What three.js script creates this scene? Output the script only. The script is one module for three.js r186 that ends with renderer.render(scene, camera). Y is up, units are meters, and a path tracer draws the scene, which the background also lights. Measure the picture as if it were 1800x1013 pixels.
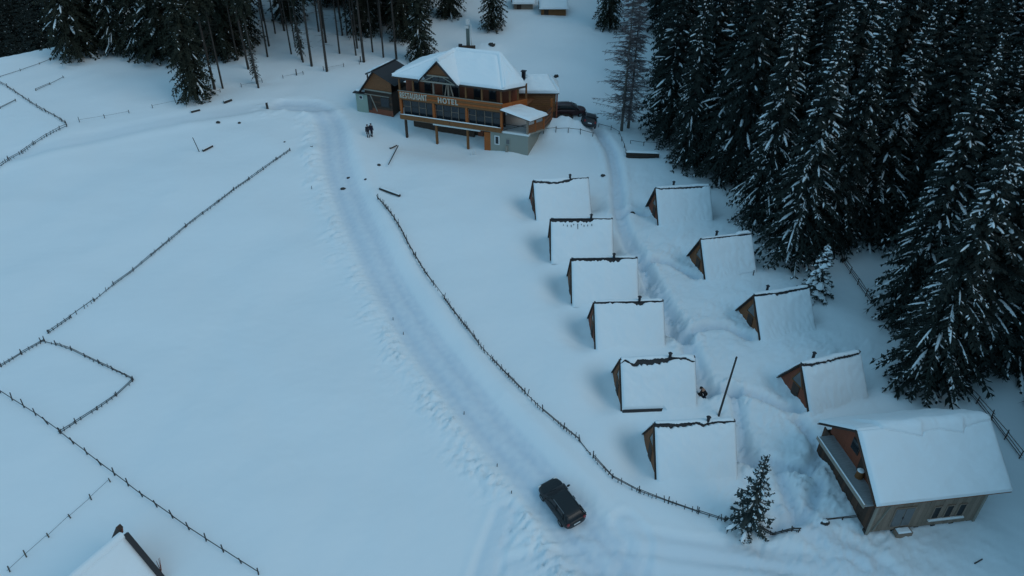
import * as THREE from 'three';
import { mergeGeometries, mergeVertices } from 'three/addons/utils/BufferGeometryUtils.js';
import { MarchingCubes } from 'three/addons/objects/MarchingCubes.js';
import { TextGeometry } from 'three/addons/geometries/TextGeometry.js';
import { FontLoader } from 'three/addons/loaders/FontLoader.js';
import { RoundedBoxGeometry } from 'three/addons/geometries/RoundedBoxGeometry.js';
import { createNoise2D } from 'simplex-noise';

// ------------------------------------------------------------------ camera, sky, sun, exposure
const scene = new THREE.Scene();
const EYE = new THREE.Vector3(0, 42, 0), TILT = 33.5, FOCAL = 1250;
const camera = new THREE.PerspectiveCamera(2 * Math.atan(506.5 / FOCAL) * 180 / Math.PI, 1800 / 1013, 0.5, 3000);
camera.position.copy(EYE);
camera.rotation.set(-TILT * Math.PI / 180, 0, 0);
scene.add(camera);

{ // a blue overcast dusk sky
  const w = 256, h = 128, data = new Float32Array(w * h * 4);
  const n = createNoise2D(mulberry(5));
  for (let r = 0; r < h; r++) for (let c = 0; c < w; c++) {
    const el = (r + 0.5) / h * 2 - 1, k = Math.pow(Math.max(0, el), 0.6);
    const a = c / w * Math.PI * 2, cl = 1 + 0.05 * n(Math.cos(a) * 2 + el * 2, Math.sin(a) * 2 + el * 3);
    const i = (r * w + c) * 4;
const glow = 1 + 0.2 * Math.cos(a + 0.5) * Math.cos(el * Math.PI / 2); // a little brighter where the day ended, over the open field
    data[i] = (0.19 - 0.02 * k) * cl * glow; data[i + 1] = (0.398 - 0.03 * k) * cl * glow; data[i + 2] = (0.58 - 0.035 * k) * cl * glow; data[i + 3] = 1;
  }
  const sky = new THREE.DataTexture(data, w, h, THREE.RGBAFormat, THREE.FloatType);
  sky.mapping = THREE.EquirectangularReflectionMapping; sky.magFilter = THREE.LinearFilter; sky.needsUpdate = true;
  scene.background = sky; scene.environment = sky;
}
const sun = new THREE.DirectionalLight(new THREE.Color().setRGB(1, 0.97, 0.9), 0.6);   // veiled by cloud, over the right-hand forest
sun.position.set(121, 122, 13); sun.target.position.set(5, 6, -60);
sun.castShadow = true; sun.shadow.radius = 75; sun.shadow.mapSize.set(4096, 4096);
Object.assign(sun.shadow.camera, { left: -130, right: 130, top: 130, bottom: -130, near: 1, far: 420 });
scene.add(sun, sun.target);
const renderer = new THREE.WebGLRenderer({ antialias: true });
renderer.toneMapping = THREE.LinearToneMapping; renderer.toneMappingExposure = 1;
renderer.shadowMap.enabled = true;

// ------------------------------------------------------------------ helpers
function mulberry(s) { return () => { s = (s + 0x6d2b79f5) | 0; let t = Math.imul(s ^ (s >>> 15), 1 | s); t = (t + Math.imul(t ^ (t >>> 7), 61 | t)) ^ t; return ((t ^ (t >>> 14)) >>> 0) / 4294967296; }; }
const V = (x, y, z) => new THREE.Vector3(x, y, z), R = THREE.MathUtils.degToRad;
const noise = createNoise2D(mulberry(11)), noiseB = createNoise2D(mulberry(23));
const sm = (a, b, x) => { const t = Math.min(1, Math.max(0, (x - a) / (b - a))); return t * t * (3 - 2 * t); };
const lerp = (a, b, t) => a + (b - a) * t;
const curveAt = (pts, u) => { for (let i = 1; i < pts.length; i++) if (u <= pts[i][0]) { const [a, p] = pts[i - 1], [b, q] = pts[i]; return lerp(p, q, (u - a) / (b - a || 1)); } return pts[pts.length - 1][1]; };
const used = {};
function numbered(name) { const n = used[name] = (used[name] ?? -1) + 1; return n ? name + '_' + String(n).padStart(3, '0') : name; }
function shade(o) { o.traverse((m) => { if (m.isMesh) { m.castShadow = true; m.receiveShadow = true; } }); return o; }
function tag(o, label, category, group) { o.userData = { label, category }; if (group) o.userData.group = group; return o; }
function thing(name, label, category, group) { const g = new THREE.Group(); g.name = numbered(name); scene.add(g); return tag(g, label, category, group); }
function part(name, geo, mat, parent, kind) { const m = new THREE.Mesh(geo, mat); m.name = name; m.castShadow = m.receiveShadow = true; if (kind) m.userData.kind = kind; parent.add(m); return m; }
function dup(root, label, group) { const r = root.clone(); r.name = numbered(root.name.replace(/_\d{3}$/, '')); scene.add(r); r.userData = { ...root.userData }; if (label) r.userData.label = label; if (group) r.userData.group = group; return r; }

// a bag of flat-shaded faces with uv in metres
class Faces {
  constructor() { this.p = []; this.t = []; }
  tri(a, b, c) {
    this.p.push(a.x, a.y, a.z, b.x, b.y, b.z, c.x, c.y, c.z);
    const n = b.clone().sub(a).cross(c.clone().sub(a)), ax = Math.abs(n.x), ay = Math.abs(n.y), az = Math.abs(n.z);
    for (const v of [a, b, c]) if (ay >= ax && ay >= az) this.t.push(v.x, v.z); else if (ax >= az) this.t.push(v.z, v.y); else this.t.push(v.x, v.y);
    return this;
  }
  quad(a, b, c, d) { return this.tri(a, b, c).tri(a, c, d); }
  hull(b, t) { const n = b.length; for (let i = 0; i < n; i++) { const j = (i + 1) % n; this.quad(b[i], b[j], t[j], t[i]); } for (let i = 1; i < n - 1; i++) { this.tri(b[0], b[i + 1], b[i]); this.tri(t[0], t[i], t[i + 1]); } return this; }
  box(x0, x1, y0, y1, z0, z1) { return this.hull([V(x0, y0, z1), V(x1, y0, z1), V(x1, y0, z0), V(x0, y0, z0)], [V(x0, y1, z1), V(x1, y1, z1), V(x1, y1, z0), V(x0, y1, z0)]); }
  // a board from a to b, w wide (across side) and h thick (along up)
  beam(a, b, w, h, up = V(0, 1, 0)) {
    const d = b.clone().sub(a).normalize(), s = d.clone().cross(up).normalize().multiplyScalar(w / 2), u = s.clone().cross(d).normalize().multiplyScalar(h / 2);
    const ring = (o) => [o.clone().sub(s).sub(u), o.clone().add(s).sub(u), o.clone().add(s).add(u), o.clone().sub(s).add(u)];
    return this.hull(ring(a), ring(b));
  }
  tube(a, b, r0, r1, n = 6) {
    const d = b.clone().sub(a).normalize(), s = d.clone().cross(Math.abs(d.y) > 0.9 ? V(1, 0, 0) : V(0, 1, 0)).normalize(), u = s.clone().cross(d);
    const ring = (o, r) => Array.from({ length: n }, (_, i) => { const t = i / n * Math.PI * 2; return o.clone().addScaledVector(s, Math.cos(t) * r).addScaledVector(u, -Math.sin(t) * r); });
    return this.hull(ring(a, r0).reverse(), ring(b, r1).reverse());
  }
  geo() { const g = new THREE.BufferGeometry(); g.setAttribute('position', new THREE.Float32BufferAttribute(this.p, 3)); g.setAttribute('uv', new THREE.Float32BufferAttribute(this.t, 2)); g.computeVertexNormals(); return g; }
  to(name, mat, parent, kind) { return part(name, this.geo(), mat, parent, kind); }
}
// a smooth grid surface: f(u, v) -> Vector3
function sheet(nu, nv, f, closeBack) {
  const p = [], t = [], idx = [];
  for (let j = 0; j <= nv; j++) for (let i = 0; i <= nu; i++) { const q = f(i / nu, j / nv); p.push(q.x, q.y, q.z); t.push(q.x, q.z); }
  for (let j = 0; j < nv; j++) for (let i = 0; i < nu; i++) { const a = j * (nu + 1) + i, b = a + 1, c = a + nu + 1, d = c + 1; idx.push(a, b, d, a, d, c); }
  const g = new THREE.BufferGeometry(); g.setAttribute('position', new THREE.Float32BufferAttribute(p, 3)); g.setAttribute('uv', new THREE.Float32BufferAttribute(t, 2)); g.setIndex(idx); g.computeVertexNormals(); return g;
}

// ------------------------------------------------------------------ materials
function texture(w, h, draw, srgb = true) {
  const c = document.createElement('canvas'); c.width = w; c.height = h; draw(c.getContext('2d'), w, h);
  const t = new THREE.CanvasTexture(c); t.wrapS = t.wrapT = THREE.RepeatWrapping; if (srgb) t.colorSpace = THREE.SRGBColorSpace; return t;
}
function woodTexture(seed, vertical) { // grain only
  const r = mulberry(seed);
  return texture(256, 256, (g, w, h) => {
    g.fillStyle = '#c8c8c8'; g.fillRect(0, 0, w, h);
    for (let i = 0; i < 700; i++) { const v = 120 + r() * 135 | 0; g.fillStyle = `rgba(${v},${v},${v},${0.1 + r() * 0.2})`; const y = r() * h, l = 30 + r() * 200, x = r() * w; if (vertical) g.fillRect(y, x, 1 + r() * 2, l); else g.fillRect(x, y, l, 1 + r() * 2); }
    for (let i = 0; i < 14; i++) { g.fillStyle = `rgba(70,60,50,${0.15 + r() * 0.3})`; g.beginPath(); g.ellipse(r() * w, r() * h, 2 + r() * 3, 2 + r() * 3, 0, 0, 7); g.fill(); }
  });
}
const grainH = woodTexture(3, false), grainV = woodTexture(4, true);
const wood = (r, g, b, map = grainH, rough = 0.8) => { const m = new THREE.MeshStandardMaterial({ map, roughness: rough }); m.color.setRGB(r, g, b); return m; };
const plain = (r, g, b, rough = 0.8, metal = 0) => { const m = new THREE.MeshStandardMaterial({ roughness: rough, metalness: metal }); m.color.setRGB(r, g, b); return m; };
const M = {
  snow: plain(0.86, 0.88, 0.89, 0.92), ground: new THREE.MeshStandardMaterial({ vertexColors: true, roughness: 0.92 }),
  roof: plain(0.03, 0.028, 0.03, 0.75), darkMetal: plain(0.03, 0.03, 0.035, 0.5, 0.4), pipe: plain(0.025, 0.025, 0.03, 0.6, 0.3),
  orange: wood(0.66, 0.17, 0.03), amber: wood(0.38, 0.15, 0.045), brown: wood(0.4, 0.15, 0.055, grainV), redBrown: wood(0.42, 0.115, 0.055), darkBrown: wood(0.1, 0.055, 0.035), greyWood: wood(0.46, 0.335, 0.25, grainV),
  greyWoodB: wood(0.38, 0.28, 0.205, grainV), deckGrey: wood(0.5, 0.5, 0.5), brownDull: wood(0.17, 0.08, 0.045),
  oldWood: wood(0.075, 0.062, 0.055, grainV), rail: wood(0.1, 0.09, 0.085), pale: wood(0.5, 0.44, 0.36), plaster: plain(0.29, 0.29, 0.25, 0.95), white: plain(0.72, 0.72, 0.7, 0.7),
  darkPane: plain(0.005, 0.005, 0.006, 0.55), frost: plain(0.045, 0.055, 0.05, 0.95), glass: plain(0.02, 0.025, 0.03, 0.12), greyGlass: plain(0.12, 0.12, 0.12, 0.2), letter: plain(0.5, 0.45, 0.37, 0.6),
  needle: plain(0.017, 0.024, 0.019, 0.95), needleWarm: plain(0.024, 0.028, 0.016, 0.95), bark: plain(0.05, 0.04, 0.034, 0.95), barkPale: plain(0.1, 0.085, 0.07, 0.95), twig: plain(0.15, 0.125, 0.125, 0.95),
};

// ------------------------------------------------------------------ the ground
const slope = 0.1285;
function fall(x, d) { // the field ends in a rim on the left; beyond it lie a valley and a mountainside
  const edge = 114 + (x + 81) * 0.72, w = sm(-50, -62, x);
  const over = Math.max(0, d - edge);
  return w * (over * 0.62 - 0.9 * Math.max(0, d - edge - 110));
}
const base = (x, z) => { const d = -z; return slope * (d - 34.6) - fall(x, d) + Math.max(0, d - 300) * 0.2; };
// the ray through a point of the photograph's plan, met with the ground (lifted by h)
const fwd = V(0, -Math.sin(R(TILT)), -Math.cos(R(TILT))), upv = V(0, Math.cos(R(TILT)), -Math.sin(R(TILT)));
function at(px, py, h = 0) {
  const d = fwd.clone().addScaledVector(V(1, 0, 0), (px - 900) / FOCAL).addScaledVector(upv, -(py - 506.5) / FOCAL);
  let t = 20; for (let i = 0; i < 4000; i++, t += 0.25) if (EYE.y + d.y * t < base(d.x * t, d.z * t) + h) break;
  let a = t - 0.25, b = t; for (let i = 0; i < 30; i++) { const m = (a + b) / 2; if (EYE.y + d.y * m < base(d.x * m, d.z * m) + h) b = m; else a = m; }
  return V(d.x * b, EYE.y + d.y * b, d.z * b);
}
const line = (pts) => pts.map(([x, y]) => at(x, y));
function smoothLine(pts, n) { return new THREE.CatmullRomCurve3(line(pts), false, 'centripetal').getPoints(n); }
function toLine(pl, x, z) { // distance, signed side (+ right of travel), share along
  let best = 1e9, side = 0, along = 0;
  for (let i = 1; i < pl.length; i++) {
    const a = pl[i - 1], b = pl[i], dx = b.x - a.x, dz = b.z - a.z, l = dx * dx + dz * dz || 1e-9;
    const t = Math.min(1, Math.max(0, ((x - a.x) * dx + (z - a.z) * dz) / l)), ex = x - a.x - dx * t, ez = z - a.z - dz * t, q = ex * ex + ez * ez;
    if (q < best) { best = q; side = Math.sign(dx * ez - dz * ex); along = (i - 1 + t) / (pl.length - 1); }
  }
  return [Math.sqrt(best), side, along];
}
const box2 = (pl, m) => { const b = { x0: 1e9, x1: -1e9, z0: 1e9, z1: -1e9 }; for (const p of pl) { b.x0 = Math.min(b.x0, p.x - m); b.x1 = Math.max(b.x1, p.x + m); b.z0 = Math.min(b.z0, p.z - m); b.z1 = Math.max(b.z1, p.z + m); } return b; };
const inBox = (b, x, z) => x > b.x0 && x < b.x1 && z > b.z0 && z < b.z1;
const road = smoothLine([[500, 184], [548, 186], [578, 212], [592, 285], [622, 370], [668, 470], [722, 565], [790, 660], [860, 750], [925, 825], [980, 890], [1040, 960], [1120, 1040]], 60); // from the lodge down past the car
const upperTrack = smoothLine([[560, 188], [500, 184], [380, 200], [240, 222], [120, 250], [20, 275]], 24);
const lowTracks = [[[1035, 930], [1090, 945], [1200, 965], [1330, 975], [1500, 1000]], [[900, 1000], [1040, 985], [1160, 990], [1300, 1005], [1450, 1030]], [[1100, 925], [1120, 950], [1118, 985], [1090, 1030]], [[1380, 900], [1440, 940], [1510, 975], [1560, 1013]], [[850, 1013], [868, 960], [890, 905]]].map((p) => smoothLine(p, 20));
const paths = [
  [[1050, 235], [1072, 262], [1084, 310], [1088, 360], [1098, 405], [1122, 450], [1150, 500], [1180, 555], [1205, 600], [1225, 650], [1240, 690]],
  [[1086, 372], [1110, 366], [1136, 368]], [[1128, 462], [1165, 458], [1195, 466], [1225, 482]], [[1205, 592], [1240, 576], [1280, 574], [1318, 588]], [[1290, 690], [1340, 698], [1378, 712], [1405, 715]],
  [[1240, 690], [1290, 690]], [[1205, 596], [1190, 590], [1178, 575]], [[1122, 452], [1134, 470], [1140, 490]], [[1290, 692], [1300, 740], [1312, 790], [1330, 815]], [[1180, 556], [1150, 520], [1130, 500]], [[1400, 905], [1385, 870], [1370, 830]], [[1300, 800], [1360, 815], [1420, 828]], [[1420, 828], [1440, 800], [1430, 770], [1405, 740]], [[1355, 930], [1420, 900], [1440, 850]],
].map((p) => ({ pts: smoothLine(p, 18), w: 0.36 }));
for (const p of paths) p.box = box2(p.pts, 3);
paths[0].w = 0.68;
const roadBox = box2(road, 9), upBox = box2(upperTrack, 6), lowBoxes = lowTracks.map((p) => box2(p, 4));
const stir = [[1200, 520, 9], [1330, 640, 9], [1390, 800, 8], [1230, 430, 7], [1440, 900, 9], [1110, 330, 7], [1060, 215, 8], [1600, 960, 8], [1480, 640, 6], [1350, 540, 6], [1250, 740, 6], [1420, 985, 9], [1150, 420, 5], [1000, 985, 7]].map(([x, y, r]) => { const p = at(x, y); return { x: p.x, z: p.z, r }; }); // trampled, lumpy snow
const drifts = [], hollows = [[713, 238, 4.2, 0.85], [768, 246, 4.2, 0.75], [820, 255, 3.4, 0.45], [830, 262, 4, 0.2]].map(([x, y, r, h]) => { const p = at(x, y); return { x: p.x, z: p.z, r, h }; });   // filled in from the cabins, before the sheet is made
const mounds = [[985, 237, 2.2, 1.7], [1015, 240, 2.4, 1.3], [964, 240, 1.5, 1.3], [860, 82, 3, 0.6], [560, 200, 2.2, 0.5], [548, 265, 2, 0.4], [760, 222, 1.2, 0]].map(([x, y, r, h]) => { const p = at(x, y); return { x: p.x, z: p.z, r, h }; });
function ground(x, z) {
  const d = -z; let y = base(x, z), worn = 0;
  if (d < 8 || d > 190 || Math.abs(x) > 130) return [y + 1.5 * noise(x / 60, z / 60) * sm(150, 260, Math.hypot(x, z)), 0];
  y += 0.3 * noise(x / 31 + 4, z / 31) + 0.16 * noise(x / 13, z / 13) + 0.05 * noise(x / 5 + 7, z / 5) + 0.014 * noiseB(x / 1.1, z / 1.1) + 0.02 * noise((x + z * 0.5) / 3.5, (z - x * 0.5) / 0.9) * sm(-0.1, 0.6, noiseB(x / 18, z / 18));
  if (inBox(roadBox, x, z)) {
    const [r, side, t] = toLine(road, x, z), w = lerp(1.65, 2.05, sm(0.75, 1, t));
    if (r < 9) {
      y -= 0.2 * (1 - sm(w * 0.75, w + 0.6, r));
      const o = r * side; // ruts
      y -= 0.075 * (Math.exp(-(((o - 0.75) / 0.2) ** 2)) + Math.exp(-(((o + 0.75) / 0.2) ** 2))) + (r < w ? 0.018 * noiseB(x / 0.6, z / 0.6) : 0);
      worn = Math.max(worn, (1 - sm(w * 0.85, w + 0.25, r)) * (0.62 + 0.2 * noise(x / 0.9, z / 0.9) + 0.3 * Math.exp(-(((Math.abs(o) - 0.75) / 0.3) ** 2))));
      const lump = 0.55 + 0.45 * noiseB(x / 0.75, z / 0.75) + 0.3 * noise(x / 0.35, z / 0.35);
      if (side > 0) y += (0.03 + 0.2 * lump * sm(0.05, 0.3, t)) * Math.exp(-(((r - w - 1.1) / 1.1) ** 2)) + (0.17 * Math.max(0, noiseB(x / 0.6, z / 0.6)) + 0.2 * Math.max(0, noise(x / 1.3 + 9, z / 1.3)) + 0.1 * noise(x / 0.32, z / 0.32)) * sm(w, w + 0.6, r) * (1 - sm(w + 1.4, w + 4.4, r)) * (0.3 + 0.95 * sm(-0.4, 0.6, noise(x / 4.5, z / 4.5)));
      else y += 0.24 * Math.exp(-(((r - w - 1.3) / 0.8) ** 2)) * sm(0.1, 0.3, t) * (1 - sm(0.82, 0.95, t)) + 0.14 * lump * Math.exp(-(((r - w - 0.6) / 0.6) ** 2)) * (1 - sm(0.2, 0.32, t));
    }
  }
  if (inBox(upBox, x, z)) { const [r, side] = toLine(upperTrack, x, z); y -= 0.15 * (1 - sm(0.6, 2.4, r)); if (side < 0) y += 0.2 * Math.exp(-(((r - 2.6) / 1.1) ** 2)); worn = Math.max(worn, 0.22 * (1 - sm(0.6, 2.0, r))); }
  for (let k = 0; k < lowTracks.length; k++) if (inBox(lowBoxes[k], x, z)) { const [r] = toLine(lowTracks[k], x, z); y -= 0.1 * (Math.exp(-(((r - 0.7) / 0.3) ** 2))) - 0.06 * Math.exp(-(((r - 1.3) / 0.3) ** 2)); worn = Math.max(worn, 0.35 * (1 - sm(0.6, 1.1, r))); }
  for (const p of paths) if (inBox(p.box, x, z)) {
    const [r] = toLine(p.pts, x, z); if (r > 2.5) continue;
    y += -0.52 * (1 - sm(p.w * 0.55, p.w + 0.32, r)) * (0.85 + 0.2 * noiseB(x / 0.5, z / 0.5)) + 0.14 * Math.exp(-(((r - p.w - 0.65) / 0.35) ** 2)) * (0.6 + 0.7 * noiseB(x / 0.6, z / 0.6));
    worn = Math.max(worn, 0.75 * (1 - sm(p.w * 0.6, p.w + 0.2, r)));
  }
  for (const s of stir) { const q = Math.hypot(x - s.x, z - s.z) / s.r; if (q < 1) y += (1 - q * q) * (0.08 * Math.abs(noiseB(x / 0.9, z / 0.9)) + 0.045 * noise(x / 0.5, z / 0.5) + 0.06 * noise(x / 2.4, z / 2.4)); }
  for (const m of mounds) { const q = Math.hypot(x - m.x, z - m.z) / m.r; if (q < 2.2) y += m.h * Math.exp(-q * q * 1.6) * (0.95 + 0.12 * noise(x / 1.7, z / 1.7)); }
  for (const f of hollows) { const q = Math.hypot(x - f.x, z - f.z) / f.r; if (q < 2.5) y -= f.h * Math.exp(-q * q); }
  for (const f of drifts) y = f(x, z, y);
  return [y, worn];
}
const H = (x, z) => ground(x, z)[0];
const on = (px, py, lift = 0) => { const p = at(px, py); p.y = H(p.x, p.z) + lift; return p; };

// ------------------------------------------------------------------ the A-frame cabins
// over[] = how far the snow of the far slope hangs over the ridge, gap[] = width of bare roof between it and the near snow, along the ridge (0..1), metres
const CABINS = [
  { a: [937, 318], b: [1036, 314], over: [[0, .08], [.2, .2], [.42, .34], [.6, .16], [.7, .02], [1, .03]], gap: [[0, .16], [.3, .2], [.5, .2], [.66, .22], [.7, .07], [1, .06]], pipe: .66, label: 'snow-covered A-frame cabin nearest the lodge, topmost of the left row', hol: .7 },
  { a: [968, 385], b: [1078, 388], over: [[0, 0], [.7, 0], [1, .05]], gap: [[0, .3], [.3, .34], [.6, .38], [.66, .26], [.7, .08], [.92, .07], [1, 0]], pipe: .65, laths: 1, label: 'A-frame cabin with dark laths poking through its roof snow, second in the left row', hol: .8 },
  { a: [1004, 455], b: [1122, 457], over: [[0, 0], [.7, 0], [1, .08]], gap: [[0, .22], [.55, .24], [.6, .4], [.72, .36], [.76, .1], [.84, .04], [.88, .06], [1, 0]], pipe: .64, label: 'A-frame cabin with a bare patch around its ridge chimney, third in the left row', hol: .9 },
  { a: [1044, 532], b: [1168, 532], over: [[0, .03], [1, .1]], gap: [[0, .1], [.2, .09], [.22, .02], [.26, .2], [.3, .03], [.38, .08], [.56, .1], [.6, .28], [.7, .24], [.74, .08], [.8, 0], [.88, .09], [.94, .05], [1, 0]], pipe: .65, label: 'A-frame cabin with a thin broken line of bare ridge, fourth in the left row', hol: .9 },
  { a: [1090, 632], b: [1224, 632], over: [[0, .3], [.06, .1], [.13, .3], [.17, .38], [.22, .16], [.6, .1], [.68, 0], [.74, .08], [.86, .1], [.95, .32], [1, .36]], gap: [[0, .05], [.06, .08], [.12, .12], [.16, .3], [.24, .42], [.5, .4], [.62, .26], [.69, .2], [.72, .06], [.85, .08], [.96, .12], [1, .02]], pipe: .66, eave: [0, .55], label: 'A-frame cabin with a wide ragged ridge crack and dark eave, fifth in left row', hol: .9 },
  { a: [1150, 745], b: [1295, 745], over: [[0, .08], [.3, .14], [.5, .05], [.6, .18], [.7, .1], [1, .08]], gap: [[0, .2], [.2, .22], [.25, .14], [.32, .24], [.45, .2], [.5, .1], [.6, .16], [.7, .1], [.8, .02], [.86, .08], [1, 0]], pipe: .66, label: 'snow-covered A-frame cabin nearest the road fence, bottom of the left row', hol: 1 },
  { a: [1152, 331], b: [1247, 331], over: [[0, .03], [.1, .14], [1, .16]], gap: [[0, .04], [.1, .09], [.4, .1], [.6, .15], [.84, .13], [.87, 0], [1, 0]], pipe: .36, right: 1, label: 'A-frame cabin with a reddish gable under the forest, topmost of the right row', hol: .5 },
  { a: [1231, 421], b: [1322, 417], over: [[0, .04], [1, .04]], gap: [[0, .02], [.3, .05], [.5, .07], [.66, .01], [.78, .08], [.92, .05], [1, .02]], pipe: .36, right: 1, lump: 1, eave: [.66, 1], label: 'A-frame cabin with a snow lump on its ridge end, second in the right row', hol: .5 },
  { a: [1325, 519], b: [1425, 511], over: [[0, .05], [.4, .16], [1, .1]], gap: [[0, .09], [.3, .1], [.34, 0], [.38, .2], [.5, .2], [.7, .13], [.95, .1], [1, .02]], pipe: .3, right: 1, label: 'A-frame cabin beside the snowy sapling, third in the right row', hol: .5 },
  { a: [1408, 640], b: [1517, 627], over: [[0, .1], [.3, .2], [.7, .14], [1, .14]], gap: [[0, .08], [.12, .18], [.26, .18], [.32, .08], [.4, .16], [.6, .12], [.8, .16], [.95, .1], [1, .02]], pipe: .28, right: 1, label: 'A-frame cabin just uphill of the big chalet, bottom of the right row', hol: .5 },
];
const RIDGE = 3.15;
for (const c of CABINS) {
  const HALF = c.half = c.right ? 2.45 : 2.5, PITCH = c.pitch = Math.atan2(RIDGE + 0.42, HALF); c.slen = Math.hypot(HALF, RIDGE + 0.42);
  const p = at(...c.a, RIDGE), q = at(...c.b, RIDGE);
  c.yaw = Math.atan2(q.z - p.z, q.x - p.x); c.yaw -= R(c.right ? 8 : 3);
  c.w = p.distanceTo(q) * (c.right ? 1.06 : 1); c.pos = V(p.x, base(p.x, p.z), p.z); c.y = p.y - RIDGE;
  c.y = c.pos.y;
  const cs = Math.cos(c.yaw), sn = Math.sin(c.yaw);
  c.local = (x, z) => [(x - c.pos.x) * cs + (z - c.pos.z) * sn, -(x - c.pos.x) * sn + (z - c.pos.z) * cs];
  const gl = c.right ? -0.7 : -0.9; // wind has scoured a hollow before the gable
  hollows.push({ x: c.pos.x + cs * gl, z: c.pos.z + sn * gl, r: 1.7, h: c.hol * 0.75 }, { x: c.pos.x + cs * (gl - 0.2) - sn * 1.6, z: c.pos.z + sn * (gl - 0.2) + cs * 1.6, r: 1.2, h: c.hol * 0.35 }, { x: c.pos.x + cs * (gl + 0.3) + sn * 1.7, z: c.pos.z + sn * (gl + 0.3) - cs * 1.7, r: 1.5, h: c.hol * 0.95 });
  const back = c.w + 0.6; hollows.push({ x: c.pos.x + cs * back, z: c.pos.z + sn * back, r: 1.3, h: c.eave && !c.right ? 0.1 : 0.75 });
  drifts.push((x, z, y) => { // snow slid off the roof lies against it in a drift
    const [lx, lz] = c.local(x, z); if (lx < -0.2 || lx > c.w + 0.3 || Math.abs(lz) < 0.8 || Math.abs(lz) > HALF + 3) return y;
    let m = sm(0.1, 1.1, lx) * (1 - sm(c.w - 0.7, c.w + 0.2, lx)); const u = lx / c.w;
    if (c.eave && lz > 0) m *= 1 - sm(c.eave[0] - 0.05, c.eave[0] + 0.02, u) * (1 - sm(c.eave[1] - 0.02, c.eave[1] + 0.08, u));
    if (m <= 0) return y - 0;
    const roofY = c.y + RIDGE - Math.tan(PITCH) * Math.abs(lz) + 0.28, t = Math.min(roofY, y + (c.right && lz > 0 ? 1.2 : 0.75)), k = 0.75, h = Math.max(0, k - Math.abs(t - y)) / k;
    return lerp(y, Math.max(y, t) + h * h * k * 0.25, m);
  });
}
function cabinGeometry(c, i) {
  const t = thing('cabin', c.label, 'cabin', 'A-frame cabins in two rows below the lodge'), rnd = mulberry(100 + i);
  t.position.set(c.pos.x, c.y, c.pos.z); t.rotation.y = -c.yaw;
  const HALF = c.half, PITCH = c.pitch, SLEN = c.slen, W = c.w, n = V(0, Math.cos(PITCH), Math.sin(PITCH)), nb = V(0, n.y, -n.z);
  const front = (x, s, o) => V(x, RIDGE - Math.sin(PITCH) * s + n.y * o, Math.cos(PITCH) * s + n.z * o), rear = (x, s, o) => { const p = front(x, s, o); p.z = -p.z; return p; };
  for (const side of [front, rear]) { // roof boards under dark sheeting
    const f = new Faces(), e = SLEN + 0.1; f.hull([side(0, 0, -0.1), side(W, 0, -0.1), side(W, e, -0.1), side(0, e, -0.1)], [side(0, 0, 0), side(W, 0, 0), side(W, e, 0), side(0, e, 0)]).to('roof_panel', M.roof, t);
  }
  new Faces().beam(V(0.02, RIDGE + 0.03, 0), V(W - 0.02, RIDGE + 0.03, 0), 0.24, 0.07).to('ridge_cap', M.darkMetal, t);
  for (const side of [front, rear]) new Faces().beam(side(0.0, -0.02, -0.05), side(0.0, SLEN, -0.05), 0.06, 0.2, V(1, 0, 0)).to('barge_board', M.darkBrown, t);
  // gable of upright boards, set back under the roof
  const inset = c.right ? 0.22 : 0.05, wall = new Faces(), yTop = (z) => RIDGE - Math.tan(PITCH) * Math.abs(z) - 0.2;
  for (let z = -HALF + 0.1; z < HALF - 0.1; z += 0.2) { const a = yTop(z), b = yTop(z + 0.185), lo = -0.9, ox = rnd() * 0.015; if (Math.min(a, b) > lo) wall.hull([V(inset - ox, lo, z), V(inset - ox, lo, z + 0.185), V(inset + 0.06, lo, z + 0.185), V(inset + 0.06, lo, z)], [V(inset - ox, a, z), V(inset - ox, b, z + 0.185), V(inset + 0.06, b, z + 0.185), V(inset + 0.06, a, z)]); }
  wall.to('gable_wall', i % 3 === 0 ? M.redBrown : M.brown, t, 'stuff');
  new Faces().hull([V(W - 0.12, -0.9, -HALF), V(W - 0.12, -0.9, HALF), V(W - 0.2, -0.9, HALF), V(W - 0.2, -0.9, -HALF)], [V(W - 0.12, RIDGE - 0.15, -0.05), V(W - 0.12, RIDGE - 0.15, 0.05), V(W - 0.2, RIDGE - 0.15, 0.05), V(W - 0.2, RIDGE - 0.15, -0.05)]).to('rear_wall', M.darkBrown, t);
  const win = new Faces(); // tall three-cornered window over the door
  win.beam(V(inset - 0.03, 0.95, -0.72), V(inset - 0.03, 2.3, -0.06), 0.07, 0.08, V(1, 0, 0)).beam(V(inset - 0.03, 0.95, 0.72), V(inset - 0.03, 2.3, 0.06), 0.07, 0.08, V(1, 0, 0)).beam(V(inset - 0.03, 0.93, -0.78), V(inset - 0.03, 0.93, 0.78), 0.08, 0.07, V(1, 0, 0));
  const wf = win.to('window', M.amber, t);
  new Faces().hull([V(inset - 0.02, 0.96, -0.7), V(inset - 0.02, 0.96, 0.7), V(inset, 0.96, 0.7), V(inset, 0.96, -0.7)], [V(inset - 0.02, 2.24, -0.03), V(inset - 0.02, 2.24, 0.03), V(inset, 2.24, 0.03), V(inset, 2.24, -0.03)]).to('pane', M.greyGlass, wf);
  const door = new Faces().box(inset - 0.06, inset - 0.005, -0.9, 0.86, -0.42, 0.42).to('door', M.darkBrown, t);
  new Faces().tube(V(inset - 0.1, 0.1, 0.3), V(inset - 0.1, 0.25, 0.3), 0.02, 0.02, 5).to('handle', M.darkMetal, door);
  // snow on the far slope, lipping over the ridge
  const jag = (u, k) => 0.035 * noise(u * 9 + i * 7, k) + 0.03 * noiseB(u * 23 + i * 3, k);
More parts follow.
